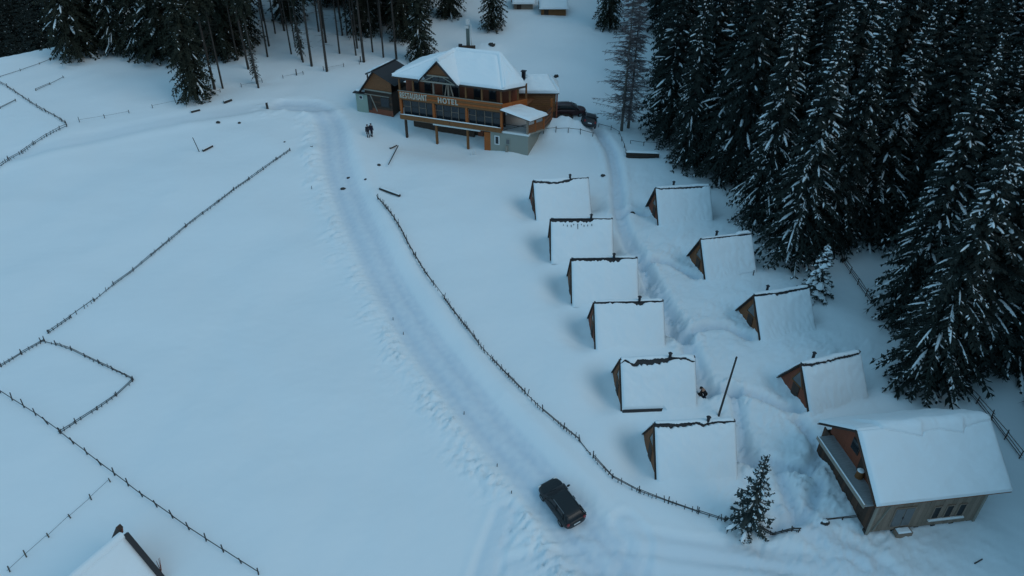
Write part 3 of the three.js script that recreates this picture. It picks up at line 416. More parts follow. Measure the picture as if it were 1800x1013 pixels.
// ------------------------------------------------------------------ the chalet at lower right
{
  const c = at(1522, 940), t = thing('chalet', 'large wooden chalet with a snowy roof, balcony and three slim windows, beside the small spruce', 'chalet');
  t.position.copy(c); t.rotation.y = R(7.5);
  const F = () => new Faces(), W = 8.2, top = 3.15, rnd = mulberry(8), dep = -7.2;
  // front and left walls: upright boards on a low pile foundation
  F().box(0.12, W - 0.12, 0.1, top, dep, -0.12).to('inner_wall', M.darkBrown, t);
  for (let k = 0, x = 0; x < W - 0.05; k++, x += 0.342) F().box(x + 0.008, x + 0.335, 0.22 - rnd() * 0.05, top, -0.12, -0.02 - rnd() * 0.02).to('board', rnd() < 0.5 ? M.greyWood : M.greyWoodB, t);
  for (let z = 0; z > dep; z -= 0.342) F().box(0.02 + rnd() * 0.02, 0.12, 0.22, top, z - 0.335, z - 0.008).to('board', rnd() < 0.5 ? M.brownDull : M.darkBrown, t);
  for (const x of [0.15, 2.1, 3.9, 5.2, 6.6, 7.9]) F().box(x - 0.16, x + 0.16, -0.8, 0.18, -0.45, -0.1).to('pile', M.oldWood, t);
  for (const z of [-2, -4, -6]) F().box(0.05, 0.4, -0.8, 0.2, z - 0.16, z + 0.16).to('pile', M.oldWood, t);
  F().box(-0.06, W + 0.04, top - 0.16, top, -0.02, 0.05).to('wall_plate', M.pale, t);
  F().box(-0.05, 0.12, 0.05, top, -0.05, 0.06).to('corner_board', M.pale, t); F().box(W - 0.1, W + 0.06, 0.05, top, -0.05, 0.06).to('corner_board', M.pale, t);
  F().beam(V(0.35, 0.4, 0.03), V(1.0, top - 0.2, 0.03), 0.05, 0.12, V(0, 0, 1)).to('brace', M.pale, t);
  const d = F().box(1.5, 3.05, 0.55, 2.55, -0.02, 0.05).to('door', M.greyWood, t); F().box(1.58, 2.25, 0.65, 2.45, 0.05, 0.075).box(2.32, 2.97, 0.65, 2.45, 0.05, 0.075).to('pane', M.greyGlass, d); F().box(2.26, 2.31, 1.4, 1.6, 0.075, 0.12).to('handle', M.darkMetal, d);
  softRoofSnow([V(2.1, 0.32, 0.02), V(3.1, 0.32, 0.02), V(3.1, 0.32, 0.5), V(2.1, 0.32, 0.5)], 0.12, M.snow, F().box(2.0, 3.2, -0.4, 0.3, 0.06, 0.5).to('step', M.greyWood, t), 'step_snow', 1, 10);
  for (let k = 0; k < 3; k++) { const x = 4.5 + k * 0.95, w = F().box(x, x + 0.6, 0.95, 1.03, -0.02, 0.06).box(x, x + 0.6, 2.17, 2.25, -0.02, 0.06).box(x, x + 0.07, 1.03, 2.17, -0.02, 0.06).box(x + 0.53, x + 0.6, 1.03, 2.17, -0.02, 0.06).to('window', M.greyWood, t); F().box(x + 0.07, x + 0.53, 1.03, 2.17, 0.0, 0.03).to('pane', M.darkPane, w); }
  const sl = F().box(4.4, 7.1, 0.82, 0.9, -0.02, 0.16).to('sill', M.white, t); softRoofSnow([V(4.4, 0.91, 0.0), V(7.1, 0.91, 0.0), V(7.1, 0.91, 0.16), V(4.4, 0.91, 0.16)], 0.05, M.snow, sl, 'sill_snow', 2, 10);
  // attic balcony at the left end, its gable set back
  F().box(-1.1, 1.2, top, top + 0.1, dep + 0.7, 0.05).to('balcony_floor', M.deckGrey, t);
  F().box(-1.14, -1.06, top - 0.1, top + 0.22, dep + 0.7, 0.08).to('balcony_rim', M.pale, t);
  softRoofSnow([V(-1.14, top + 0.23, dep + 0.7), V(-1.14, top + 0.23, 0.05), V(-1.06, top + 0.23, 0.05), V(-1.06, top + 0.23, dep + 0.7)], 0.06, M.snow, t, 'rim_snow', 3, 12);
  const ridge = 6.65, mz = -3.6, eave = top + 0.42, half = 4.0, pitch = Math.atan2(ridge - eave, half);
  const yAt = (z) => ridge - Math.tan(pitch) * Math.abs(z - mz) - 0.08;
  const gm = M.redBrown; for (let z = -6.9; z < -0.35; z += 0.3) { const a = yAt(z), b = yAt(z + 0.29); F().hull([V(0.2 - rnd() * 0.02, top, z), V(0.2, top, z + 0.29), V(0.3, top, z + 0.29), V(0.3, top, z)], [V(0.2 - rnd() * 0.02, a, z), V(0.2, b, z + 0.29), V(0.3, b, z + 0.29), V(0.3, a, z)]).to('gable_board', gm, t); }
  F().hull([V(W - 0.1, top, -7), V(W - 0.1, top, -0.2), V(W, top, -0.2), V(W, top, -7)], [V(W - 0.1, ridge - 0.1, mz - 0.05), V(W - 0.1, ridge - 0.1, mz + 0.05), V(W, ridge - 0.1, mz + 0.05), V(W, ridge - 0.1, mz - 0.05)]).to('rear_gable', M.darkBrown, t);
  { const w = F().box(0.12, 0.18, 4.2, 5.2, -4.4, -3.5).to('attic_window', M.oldWood, t); F().box(0.09, 0.12, 4.28, 5.12, -4.32, -3.58).to('pane', M.glass, w); }
  F().box(0.11, 0.18, top + 0.1, top + 2.0, -3.1, -2.25).to('attic_door', M.darkBrown, t);
  F().tube(V(-0.1, top + 0.1, -2.4), V(-0.1, top + 0.75, -2.4), 0.28, 0.24, 12).to('tub', M.amber, t); part('tub_snow', new THREE.SphereGeometry(0.25, 14, 8).scale(1, 0.4, 1).translate(-0.1, top + 0.76, -2.4), M.snow, t);
  F().box(-0.1, 0.5, top + 0.1, top + 0.55, -0.5, -0.1).to('corner_boards', M.orange, t);
  // roof
  const x0 = -0.5, x1 = W + 1.35, P = (x, s, o, side) => V(x, ridge - Math.sin(pitch) * s + Math.cos(pitch) * o, mz + side * (Math.cos(pitch) * s + Math.sin(pitch) * o)), L = Math.hypot(half + 0.02, ridge - eave);
  for (const s of [1, -1]) { F().hull([P(x0, 0, -0.12, s), P(x1, 0, -0.12, s), P(x1, L, -0.12, s), P(x0, L, -0.12, s)], [P(x0, 0, 0, s), P(x1, 0, 0, s), P(x1, L, 0, s), P(x0, L, 0, s)]).to('roof_panel', M.roof, t); F().beam(P(x0, 0, -0.08, s), P(x0, L, -0.08, s), 0.06, 0.24, V(1, 0, 0)).to('barge_board', M.darkBrown, t); }
  F().beam(P(x0, L, -0.1, 1), P(x1, L, -0.1, 1), 0.06, 0.18).to('eave_board', M.brown, t);
  for (let k = 0; k < 6; k++) F().beam(P(0.3 + k * 1.55, L - 0.9, -0.18, 1), P(0.3 + k * 1.55, L - 0.05, -0.18, 1), 0.1, 0.12, V(0, 1, 0)).to('rafter', M.brown, t);
  const rim = (u) => Math.pow(Math.max(0, 1 - Math.pow(Math.abs(u * 2 - 1), 30)), 0.5), nz = (u, v) => 1 + 0.12 * noise(u * 4, v * 3 + 40) + 0.05 * noiseB(u * 12, v * 9);
  const crack = (u) => u < 0.17 ? 0.02 : curveAt([[.17, .12], [.3, .5], [.45, .95], [.46, .62], [.58, .56], [.66, .75], [.76, 1.0], [.77, .62], [.9, .4], [1, .32]], u) + 0.03 * noise(u * 20, 3);
  part('near_roof_snow', sheet(90, 40, (u, v) => { const x = lerp(x0, x1, u), vv = Math.max(0, (v - 0.04) / 0.96), s = lerp(Math.max(0.02, crack(u) - 0.12), L + 0.02, vv); let o = 0.3 * nz(u, v) * rim(u) * (v < 0.04 ? sm(0, 0.04, v) : 1) * (1 - sm(0.975, 1, v)); return P(x, s, o + 0.004, 1); }), M.snow, t);
  part('far_roof_snow', sheet(90, 40, (u, v) => {
    const x = lerp(x0, x1, u), s = lerp(-L - 0.05, crack(u), v), thick = 0.26 + 0.22 * sm(0.165, 0.18, u) * sm(0.1, 0.75, v);
    let o = thick * nz(u, v + 3) * (0.12 + 0.88 * rim(u)) * (1 - 0.45 * sm(0.85, 0.97, v)) * (1 - sm(0.975, 1, v)); if (s > 0) o = Math.max(o, 0);
    const q = P(x, Math.abs(s), o + 0.004, s < 0 ? -1 : 1); const k = Math.max(0, 1 - Math.abs(s) / 0.35); return q.lerp(V(x, ridge + o + 0.02, mz + s * 0.9), k * 0.7);
  }), M.snow, t);
}
// ------------------------------------------------------------------ steep hut cut by the lower left corner, its ridge pointing at the viewer
{
  const p = at(217, 940, 3.4), t = thing('steep_hut', 'snow-covered steep roof with dark crossing end boards at the lower left corner of the picture', 'cabin');
  const gy = base(p.x, p.z); t.position.set(p.x, gy, p.z); t.rotation.y = R(-28);
  const F = () => new Faces(), hgt = 3.4, hw = 2.7, Ld = 6.2, e = -0.5, y0 = (s) => V(s * hw, e, 0);
  for (const s of [-1, 1]) {
    F().hull([V(0, hgt - 0.1, 0), V(0, hgt - 0.1, Ld), V(s * hw - s * 0.1, e, Ld), V(s * hw - s * 0.1, e, 0)], [V(0, hgt, 0), V(0, hgt, Ld), V(s * hw, e, Ld), V(s * hw, e, 0)]).to('roof_panel', M.roof, t);
    F().beam(V(s * 0.18, hgt + (s < 0 ? 0.6 : 0.12), -0.05), V(s * (hw + 0.25), e + (s < 0 ? 0.5 : 0), -0.05), 0.3, 0.3, V(0, 0, 1)).to('end_board', s < 0 ? M.darkBrown : M.roof, t);
    softRoofSnow(s > 0 ? [V(0, hgt, 0), V(0, hgt, Ld), V(hw, e, Ld), V(hw, e, 0)] : [V(0, hgt, Ld), V(0, hgt, 0), V(-hw, e, 0), V(-hw, e, Ld)], 0.25, M.snow, t, 'roof_snow', 20 + s);
  }
  F().tube(V(0, hgt + 0.05, 0.1), V(0, hgt + 0.05, Ld), 0.28, 0.28, 10).to('ridge_snow', M.snow, t);
  F().hull([V(-hw + 0.2, e, Ld - 0.5), V(hw - 0.2, e, Ld - 0.5), V(hw - 0.2, e, Ld - 0.6), V(-hw + 0.2, e, Ld - 0.6)], [V(-0.1, hgt - 0.2, Ld - 0.5), V(0.1, hgt - 0.2, Ld - 0.5), V(0.1, hgt - 0.2, Ld - 0.6), V(-0.1, hgt - 0.2, Ld - 0.6)]).to('gable_wall', M.brown, t);
  F().hull([V(-hw + 0.2, e, 0.2), V(hw - 0.2, e, 0.2), V(hw - 0.2, e, 0.1), V(-hw + 0.2, e, 0.1)], [V(-0.1, hgt - 0.2, 0.2), V(0.1, hgt - 0.2, 0.2), V(0.1, hgt - 0.2, 0.1), V(-0.1, hgt - 0.2, 0.1)]).to('rear_wall', M.brown, t);
  F().beam(V(-0.5, hgt - 0.15, -0.15), V(-0.25, hgt + 0.55, -0.15), 0.3, 0.1, V(0, 0, 1)).to('finial', M.redBrown, t);
}
// far huts at the top of the picture
function farHut(px, py, w, label, wallMat) {
  const p = at(px, py), t = thing('far_hut', label, 'hut', 'small huts at the top of the clearing'); t.position.copy(p);
  const F = () => new Faces(), h = 1.15;
  F().box(-w / 2, w / 2, -0.6, h, -4, 0).to('wall', wallMat, t);
  F().box(-w / 2 + 0.5, -w / 2 + 1.3, 0, 1.1, 0, 0.05).to('door', M.darkBrown, t);
  F().hull([V(-w / 2 - 0.4, h, 0.6), V(w / 2 + 0.4, h, 0.6), V(w / 2 + 0.4, h, -4.6), V(-w / 2 - 0.4, h, -4.6)], [V(-w / 2 - 0.4, h + 1.15, -1.95), V(w / 2 + 0.4, h + 1.15, -1.95), V(w / 2 + 0.4, h + 1.15, -2.05), V(-w / 2 - 0.4, h + 1.15, -2.05)]).to('roof', M.roof, t);
  softRoofSnow([V(-w / 2 - 0.4, h + 1.15, -2), V(w / 2 + 0.4, h + 1.15, -2), V(w / 2 + 0.4, h, 0.6), V(-w / 2 - 0.4, h, 0.6)], 0.3, M.snow, t, 'roof_snow', px); softRoofSnow([V(w / 2 + 0.4, h + 1.15, -2), V(-w / 2 - 0.4, h + 1.15, -2), V(-w / 2 - 0.4, h, -4.6), V(w / 2 + 0.4, h, -4.6)], 0.3, M.snow, t, 'roof_snow', px + 1);
}
farHut(973, 27, 4.4, 'small snow-roofed hut with a tan wall at the top of the clearing', M.amber);
farHut(920, 18, 3.4, 'low grey hut behind the dark spruce at the top of the clearing', M.greyWood);
{ // snowy shelter on the rim at upper left
  const p = at(86, 80), t = thing('rim_shelter', 'half-buried shelter with a round snow roof on the rim at upper left', 'shelter'); t.position.copy(p);
  part('roof_snow', sheet(16, 10, (u, v) => { const a = u * Math.PI; return V(-Math.cos(a) * 2.2, Math.sin(a) * 1.9 * (1 - 0.15 * v) - 0.4, 1 - v * 4); }), M.snow, t);
  part('front_wall', new THREE.CircleGeometry(1.75, 18, 0, Math.PI).translate(0, -0.35, 0.9), M.darkBrown, t);
}
// ------------------------------------------------------------------ trees
class Soup { // fast triangle soup with averaged or flat normals
  constructor() { this.p = []; }
  tri(ax, ay, az, bx, by, bz, cx, cy, cz) { this.p.push(ax, ay, az, bx, by, bz, cx, cy, cz); }
  quad(a, b, c, d) { this.p.push(a[0], a[1], a[2], b[0], b[1], b[2], c[0], c[1], c[2], a[0], a[1], a[2], c[0], c[1], c[2], d[0], d[1], d[2]); }
  geo() { const g = new THREE.BufferGeometry(); g.setAttribute('position', new THREE.Float32BufferAttribute(this.p, 3)); g.computeVertexNormals(); return g; }
}
// a spruce of height h: whorls of drooping boughs, each a spine with side sprays and hanging twigs, some carrying snow
function spruce(seed, { h = 26, radius = 3.9, low = 0.06, gap = 0.55, per = 7.5, snow = 0.5, power = 0.85, droop = 0.75, lean = 0.02, bare = 0, sprays = 9, fine = 1, leafy = 0.74, least = 0, fat = 1.02, streak = 0.45, stem = 0.0115 }) {
  const r = mulberry(seed), leaf = new Soup(), white = new Soup(), trunk = new Faces();
  const bx = (r() - 0.5) * lean * h, bz = (r() - 0.5) * lean * h, axis = (y) => [bx * (y / h) ** 2, bz * (y / h) ** 2];
  for (let k = 0; k < 8; k++) { const y0 = k / 8 * h - (k ? 0 : 0.8), y1 = (k + 1) / 8 * h, f = (y) => Math.max(0.02, stem * h * (1 - Math.max(0, y) / h)); trunk.tube(V(axis(y0)[0], y0, axis(y0)[1]), V(axis(y1)[0], y1, axis(y1)[1]), f(y0), f(y1), 7); }
  if (bare) for (let k = 0; k < bare; k++) { const y = h * low * (0.25 + 0.75 * r()), a = r() * 6.283, l = 0.4 + r() * 1.3; trunk.tube(V(0, y, 0), V(Math.cos(a) * l, y - 0.15 * l + r() * 0.2, Math.sin(a) * l), 0.025, 0.008, 3); }
  for (let y = h * low, w = 0; y < h * 0.985; w++) {
    const t = (y - h * low) / (h * (1 - low)), n = Math.round(per * (0.6 + 0.4 * (1 - t)) + (r() - 0.5) * 2), turn = r() * 6.283;
    const R0 = radius * Math.pow(1 - t, power) * (t < 0.08 ? 0.75 + 3 * t : 1) + 0.12;
    for (let b = 0; b < n; b++) {
      const a = turn + (b + (r() - 0.5) * 0.7) / n * 6.283, load = Math.max(least, snow) * Math.max(least, 0.25 + 1.5 * sm(-0.35, 0.65, noise(Math.cos(a) * 1.1 + seed * 5, y * 0.16 + Math.sin(a) * 1.1))), L = R0 * (0.72 + 0.42 * r() + (r() < 0.08 ? 0.15 : 0)), dx = Math.cos(a), dz = Math.sin(a), px = -dz, pz = dx;
      const y0 = y + (r() - 0.5) * gap, rise = lerp(-0.22, 0.5, t) + (r() - 0.5) * 0.16, dr = droop * (0.75 + r() * 0.5) * (1 - 0.6 * t), [ox, oz] = axis(y0), bend = (r() - 0.5) * 0.3;
      const P = (s) => { const d = L * s, q = bend * L * s * s; return [ox + dx * d + px * q, y0 + rise * d - dr * L * s * s + 0.16 * dr * L * s ** 4, oz + dz * d + pz * q]; };
      const ns = Math.max(3, Math.round(sprays * Math.min(1, 0.35 + L / 3.4)));
      // spine
      const tip = P(1.04), mid = P(0.55), in0 = P(0.03), hw = 0.05 + 0.02 * L;
      leaf.quad([in0[0] + px * hw, in0[1], in0[2] + pz * hw], [in0[0] - px * hw, in0[1] - 0.04, in0[2] - pz * hw], [mid[0] - px * hw, mid[1] - 0.03, mid[2] - pz * hw], [mid[0] + px * hw, mid[1], mid[2] + pz * hw]);
      leaf.tri(mid[0] + px * hw, mid[1], mid[2] + pz * hw, mid[0] - px * hw, mid[1], mid[2] - pz * hw, tip[0], tip[1], tip[2]);
      for (let k = 0; k < ns; k++) {
        const s = 0.12 + 0.84 * (k + r() * 0.6) / ns, q = P(s), e = 0.3 + (1 - s) * 0.55;
        for (const sd of [-1, 1]) {
          const l = leafy * (0.24 + e * 0.34 * L) * (0.7 + 0.6 * r()) * Math.min(1, 0.45 + L * 0.35), f = 0.55 + r() * 0.4, ux = dx * f + px * sd, uz = dz * f + pz * sd, m = 1 / Math.hypot(ux, uz), vx = ux * m * l, vz = uz * m * l, dn = l * (0.25 + 0.45 * r()), wd = 0.05 + 0.13 * l;
          const cx = q[0] + vx * 0.5, cy = q[1] - dn * 0.3, cz = q[2] + vz * 0.5, kx = -uz * m * wd, kz = ux * m * wd;
          leaf.quad(q, [cx + kx, cy - 0.05, cz + kz], [q[0] + vx, q[1] - dn, q[2] + vz], [cx - kx, cy - 0.03, cz - kz]);
          if (r() < 0.75) { const hl = l * (0.35 + 0.4 * r()); leaf.tri(cx - ux * m * wd, cy, cz - uz * m * wd, cx + ux * m * wd * 1.4, cy - 0.02, cz + uz * m * wd * 1.4, cx + vx * 0.1, cy - hl, cz + vz * 0.1); }
          if (r() < load * 0.27) { const u = 0.045, g = 0.6; white.quad([q[0] + vx * 0.15, q[1] - dn * 0.1 + u, q[2] + vz * 0.15], [cx + kx * g, cy + u * 0.3, cz + kz * g], [q[0] + vx * 0.85, q[1] - dn * 0.82 + u, q[2] + vz * 0.85], [cx - kx * g, cy + u * 0.3, cz - kz * g]); white.tri(cx + kx * g, cy + u * 0.3, cz + kz * g, q[0] + vx * 0.5, cy + u * 2.4, q[2] + vz * 0.5, cx - kx * g, cy + u * 0.3, cz - kz * g); }
        }
        if (r() < 0.5) { const hl = 0.25 + 0.5 * r() * Math.min(1, L / 2), g = 0.1 + 0.06 * r(); leaf.tri(q[0] - dx * g, q[1], q[2] - dz * g, q[0] + dx * g, q[1], q[2] + dz * g, q[0] + (r() - 0.5) * 0.15, q[1] - hl, q[2] + (r() - 0.5) * 0.15); }
      }
      // a ridge of snow along the bough
      if (r() < load) {
        const s0 = 0.2 + r() * 0.35, s1 = Math.min(0.99, s0 + 0.15 + r() * streak), st = Math.max(3, Math.round(5 * fine)), wd = fat * (0.045 + 0.09 * r()) * Math.min(1.2, 0.45 + L * 0.28), ht = wd * (0.5 + 0.4 * r());
        let A = null;
        for (let k = 0; k <= st; k++) {
          const f = k / st, q = P(lerp(s0, s1, f)), c = Math.sqrt(Math.max(0.02, 1 - (2 * f - 1) ** 2)) * (0.75 + 0.5 * r()), x = wd * c, B = [[q[0] + px * x, q[1] - 0.02, q[2] + pz * x], [q[0] + px * x * 0.4, q[1] + ht * c + 0.02, q[2] + pz * x * 0.4], [q[0] - px * x * 0.4, q[1] + ht * c + 0.02, q[2] - pz * x * 0.4], [q[0] - px * x, q[1] - 0.02, q[2] - pz * x]];
          if (A) for (let j = 0; j < 3; j++) white.quad(A[j], B[j], B[j + 1], A[j + 1]);
          A = B;
        }
      }
    }
    y += gap * (0.7 + 0.6 * r()) * (1 - 0.45 * t);
  }
  leaf.tri(axis(h)[0] - 0.06, h * 0.97, axis(h)[1], axis(h)[0] + 0.06, h * 0.97, axis(h)[1], axis(h)[0], h * 1.01, axis(h)[1]);
  return { trunk: trunk.geo(), leaf: leaf.geo(), snow: white.geo(), h };
}
function larch(seed, h, radius) { // leafless: straight stem, level boughs, fine twigs
  const r = mulberry(seed), stem = new Faces(), tw = new Soup(), white = new Soup();
  stem.tube(V(0, -0.6, 0), V(0.1, h * 0.5, 0), 0.21, 0.12, 7).tube(V(0.1, h * 0.5, 0), V(0.05, h, 0.05), 0.12, 0.02, 6);
  const stick = (a, b, w) => { tw.quad([a[0], a[1] - w, a[2]], [b[0], b[1] - w * 0.4, b[2]], [b[0], b[1] + w * 0.4, b[2]], [a[0], a[1] + w, a[2]]); tw.quad([a[0] - w, a[1], a[2]], [b[0], b[1], b[2]], [b[0] + w * 0.5, b[1], b[2]], [a[0] + w, a[1], a[2]]); };
  for (let y = h * 0.1; y < h * 0.98; y += 0.24 + r() * 0.12) {
    const t = y / h, n = 3 + (r() * 3 | 0), L0 = radius * Math.pow(1 - t, 0.55) * (t < 0.2 ? 0.6 + 2 * t : 1);
    for (let k = 0; k < n; k++) {
      const a = r() * 6.283, L = L0 * (0.5 + 0.6 * r()), e = [Math.cos(a) * L, y + L * (0.02 + (r() - 0.5) * 0.35), Math.sin(a) * L], o = [0.05, y, 0];
      stick(o, e, 0.034);
      if (r() < 0.35) { const s = 0.3 + r() * 0.3; white.quad([e[0] * s, y + (e[1] - y) * s + 0.04, e[2] * s - 0.05], [e[0], e[1] + 0.03, e[2] - 0.03], [e[0], e[1] + 0.03, e[2] + 0.03], [e[0] * s, y + (e[1] - y) * s + 0.05, e[2] * s + 0.05]); }
      for (let j = 0; j < 28; j++) { const s = 0.15 + 0.8 * r(), q = [e[0] * s, y + (e[1] - y) * s, e[2] * s], b = a + (r() < 0.5 ? -1 : 1) * (0.6 + r() * 0.7), l = (0.2 + 0.5 * r()) * (1.2 - s * 0.6); stick(q, [q[0] + Math.cos(b) * l, q[1] - l * (0.1 + 0.5 * r()), q[2] + Math.sin(b) * l], 0.024); }
    }
  }
  return { trunk: stem.geo(), leaf: tw.geo(), snow: white.geo(), h };
}
function treeFrom(kind, name, label, group, mats = [M.bark, M.needle]) {
  const t = thing(name, label, 'tree', group); part('trunk', kind.trunk, mats[0], t); const c = part(name === 'larch' ? 'branches' : 'crown', kind.leaf, mats[1], t); if (kind.snow.attributes.position.count) part('crown_snow', kind.snow, M.snow, c); t.userData.h = kind.h; return t;
}
const KINDS = {
  heavy: [spruce(1, { snow: 0.62, radius: 4.1 }), spruce(2, { snow: 0.5, radius: 3.8, droop: 0.62 }), spruce(3, { snow: 0.72, radius: 4.4, gap: 0.6 })],
  mid: [spruce(4, { snow: 0.36, radius: 3.6 }), spruce(5, { snow: 0.42, radius: 4.0, droop: 0.5 })],
  dark: [spruce(6, { snow: 0.16, streak: 0.22, radius: 3.9, per: 8 }), spruce(7, { snow: 0.22, streak: 0.3, radius: 4.3, per: 8 })],
  pine: [spruce(8, { h: 26, snow: 0.12, stem: 0.0072, radius: 2.1, low: 0.42, gap: 0.6, per: 6, bare: 36, power: 0.6 }), spruce(9, { h: 24, snow: 0.1, stem: 0.0065, radius: 1.7, low: 0.5, gap: 0.6, per: 6, bare: 30, power: 0.6 })],
  thin: [spruce(10, { h: 22, snow: 0.1, radius: 1.5, low: 0.1, gap: 0.55, per: 5, power: 0.5, sprays: 5 })],
  young: [spruce(12, { h: 7.4, snow: 0.85, radius: 1.95, low: 0.02, gap: 0.46, per: 7, power: 0.95, droop: 0.14, sprays: 10, leafy: 0.52, least: 0.7, fat: 1.35 })],
  sapling: [spruce(13, { h: 5, snow: 1, least: 1, fat: 3, radius: 1.35, low: 0.05, gap: 0.4, per: 6, droop: 0.8, sprays: 7 })],
};
const treeRnd = mulberry(77);
function plant(kind, px, py, h, name, label, group, mats) { const p = Array.isArray(px) ? V(px[0], 0, px[1]) : at(px, py); return plantAt(kind, p.x, p.z, h, name, label, group, mats); }
function plantAt(kind, x, z, h, name, label, group, mats) {
  const t = treeFrom(kind, name, label, group, mats); t.position.set(x, H(x, z), z); const s = h / kind.h; const wide = 0.8 + 0.42 * treeRnd(); t.scale.set(s * wide, s, s * wide * (0.92 + 0.16 * treeRnd())); t.rotation.set((treeRnd() - 0.5) * 0.05, 0, (treeRnd() - 0.5) * 0.05); t.rotation.y = treeRnd() * 6.283; delete t.userData.h; return t;
}
const [hA, hB, hC] = KINDS.heavy, [mA, mB] = KINDS.mid, [dA, dB] = KINDS.dark, [pA, pB] = KINDS.pine, [tA] = KINDS.thin, FOREST = 'spruces of the forest on the right';
const warm = [M.bark, M.needleWarm];
plant(KINDS.young[0], 1315, 925, 7.4, 'young_spruce', 'small snow-dusted spruce standing alone at the fence in front of the chalet', undefined, [M.bark, M.frost]);
plant(KINDS.sapling[0], 1432, 520, 5.4, 'snowy_sapling', 'small snow-laden spruce sapling behind the cabin gable third down the right row', undefined, [M.bark, M.frost]);
// edge of the right-hand forest
[[mB, 1170, 245, 23, 'spruce at the left corner of the forest, beside the bare larch'], [mA, 1205, 292, 25, 'spruce at the forest edge just above the topmost right cabin'], [hB, 1262, 300, 26, 'spruce behind the topmost cabin of the right row'],
  [hA, 1330, 395, 26, 'spruce rising behind the second cabin of the right row'], [hC, 1390, 452, 25, 'spruce whose low boughs hang beside the cabin with the ridge lump'], [mA, 1452, 428, 27, 'spruce with a bare leaning trunk on the left side of the dark clearing'],
  [hC, 1612, 684, 25, 'big snow-streaked spruce uphill of the chalet roof'], [mB, 1660, 648, 27, 'spruce close behind the snow-streaked one, right of it'], [hA, 1585, 560, 26, 'spruce on the right side of the dark clearing'], [mB, 1700, 560, 28, 'spruce inside the forest fence above the chalet'], [hB, 1760, 640, 27, 'spruce beside the forest fence right of the chalet'], [dA, 1790, 560, 28, 'dark spruce at the right edge of the picture'], [hB, 1850, 800, 9, 'spruce boughs entering at the right edge beside the chalet roof'],
].forEach(([k, x, y, h, l]) => plant(k, x, y, h, 'spruce', l, FOREST));
{ // the trees behind them
  const r = mulberry(303), spots = []; const fence0 = at(1480, 455), fence1 = at(1790, 810);
  for (let tries = 0; tries < 9000; tries++) {
    const d = 40 + r() * 105, x = 14 + r() * 80, z = -d; let inside;
    const fx = lerp(fence0.x, fence1.x, Math.max(-1, Math.min(1.5, (z - fence0.z) / (fence1.z - fence0.z)))) + 2.5;
    if (d < 64) inside = x > fx + 3; else inside = x > lerp(32, 21.5, sm(64, 86, d)) + 1.2 && (d < 104 || x > lerp(22.5, 29, sm(104, 140, d)));
    if (!inside) continue; if (d < 66 && d > 56 && x < 43) continue; // clearing
    const far = d > 90 ? 4.6 : 4.0; if (spots.some((q) => Math.hypot(q[0] - x, q[1] - z) < far)) continue;
    const toward = Math.atan2(x, d); if (toward > 0.74) continue;
    if (spots.length > 210) break; spots.push([x, z]);
  }
  const set = [hA, mA, dA, hB, mB, dB, mA, dA, hC, dB];
  spots.forEach(([x, z], i) => {
    const k = set[(i * 7 + (i >> 2)) % set.length], look = k === dA || k === dB ? 'dark tall spruce with little snow' : k === mA || k === mB ? 'tall spruce with scattered snow' : 'tall spruce streaked with snow';
    const place = z < -90 ? 'at the far top of the right-hand forest' : z < -64 ? 'in the forest behind the upper right cabins' : 'in the forest above the chalet';
    plantAt(k, x, z, 23 + r() * 7, 'spruce', look + ' ' + place, look.replace('spruce', 'spruces') + ' ' + place);
  });
}
{ // the forest goes on down the right, beyond the picture: it shades the snow round the chalet
  const r = mulberry(404), spots = []; for (let k = 0; k < 3000 && spots.length < 62; k++) { const d = 2 + r() * 42, x = 42.5 + r() * 22 + Math.max(0, d - 33) * 0.3; if (spots.some((q) => Math.hypot(q[0] - x, q[1] + d) < 3.7)) continue; spots.push([x, -d]); }
  spots.forEach(([x, z], i) => plantAt([mA, dA, dB][i % 3], x, z, 24 + r() * 5, 'spruce', 'tall spruce standing right of the chalet', 'spruces right of the chalet'));
}
// bare larches beside the track
{ const lk = larch(21, 18.5, 4.6), l2 = larch(22, 17, 4.0); const a = treeFrom(lk, 'larch', 'bare grey larch by the forest corner, the left of the pair', undefined, [M.barkPale, M.twig]), b = treeFrom(l2, 'larch', 'bare grey larch by the forest corner, the right of the pair', undefined, [M.barkPale, M.twig]); delete a.userData.h; delete b.userData.h; a.position.copy(on(1092, 232)); b.position.copy(on(1104, 226)); }
// upper left wood
const LEFT = 'trees of the wood at upper left';
[[dB, 138, 98, 26, 'dark spruce at the left end of the wood on the rim'], [hB, 212, 92, 25, 'frosted spruce second from the left end of the wood'], [dA, 258, 96, 27, 'dark spruce between the frosted spruce and the big one'], [dA, 345, 176, 22, 'big dark spruce standing forward of the wood, by the upper track'], [dB, 300, 100, 27, 'dark spruce behind the big one'], [dA, 175, 78, 26, 'dark spruce filling the gap right of the leftmost one'], [dB, 335, 84, 27, 'dark spruce above the crown of the big one'], [dA, 432, 78, 26, 'dark spruce at the right end of the dense part of the wood'], [dA, 392, 100, 26, 'dark spruce right behind the big one'],
  [mA, 740, 108, 19, 'bushy snow-dotted spruce just behind the lodge roof'], [mB, 866, 52, 18, 'broad spruce with hanging boughs behind the tall pole'], [mA, 1070, 46, 22, 'frosted spruce at the right of the clearing top'], [dA, 790, 30, 22, 'dark spruce left of the broad one at the clearing'],
].forEach(([k, x, y, h, l]) => plant(k, x, y, h, 'spruce', l, LEFT, warm));
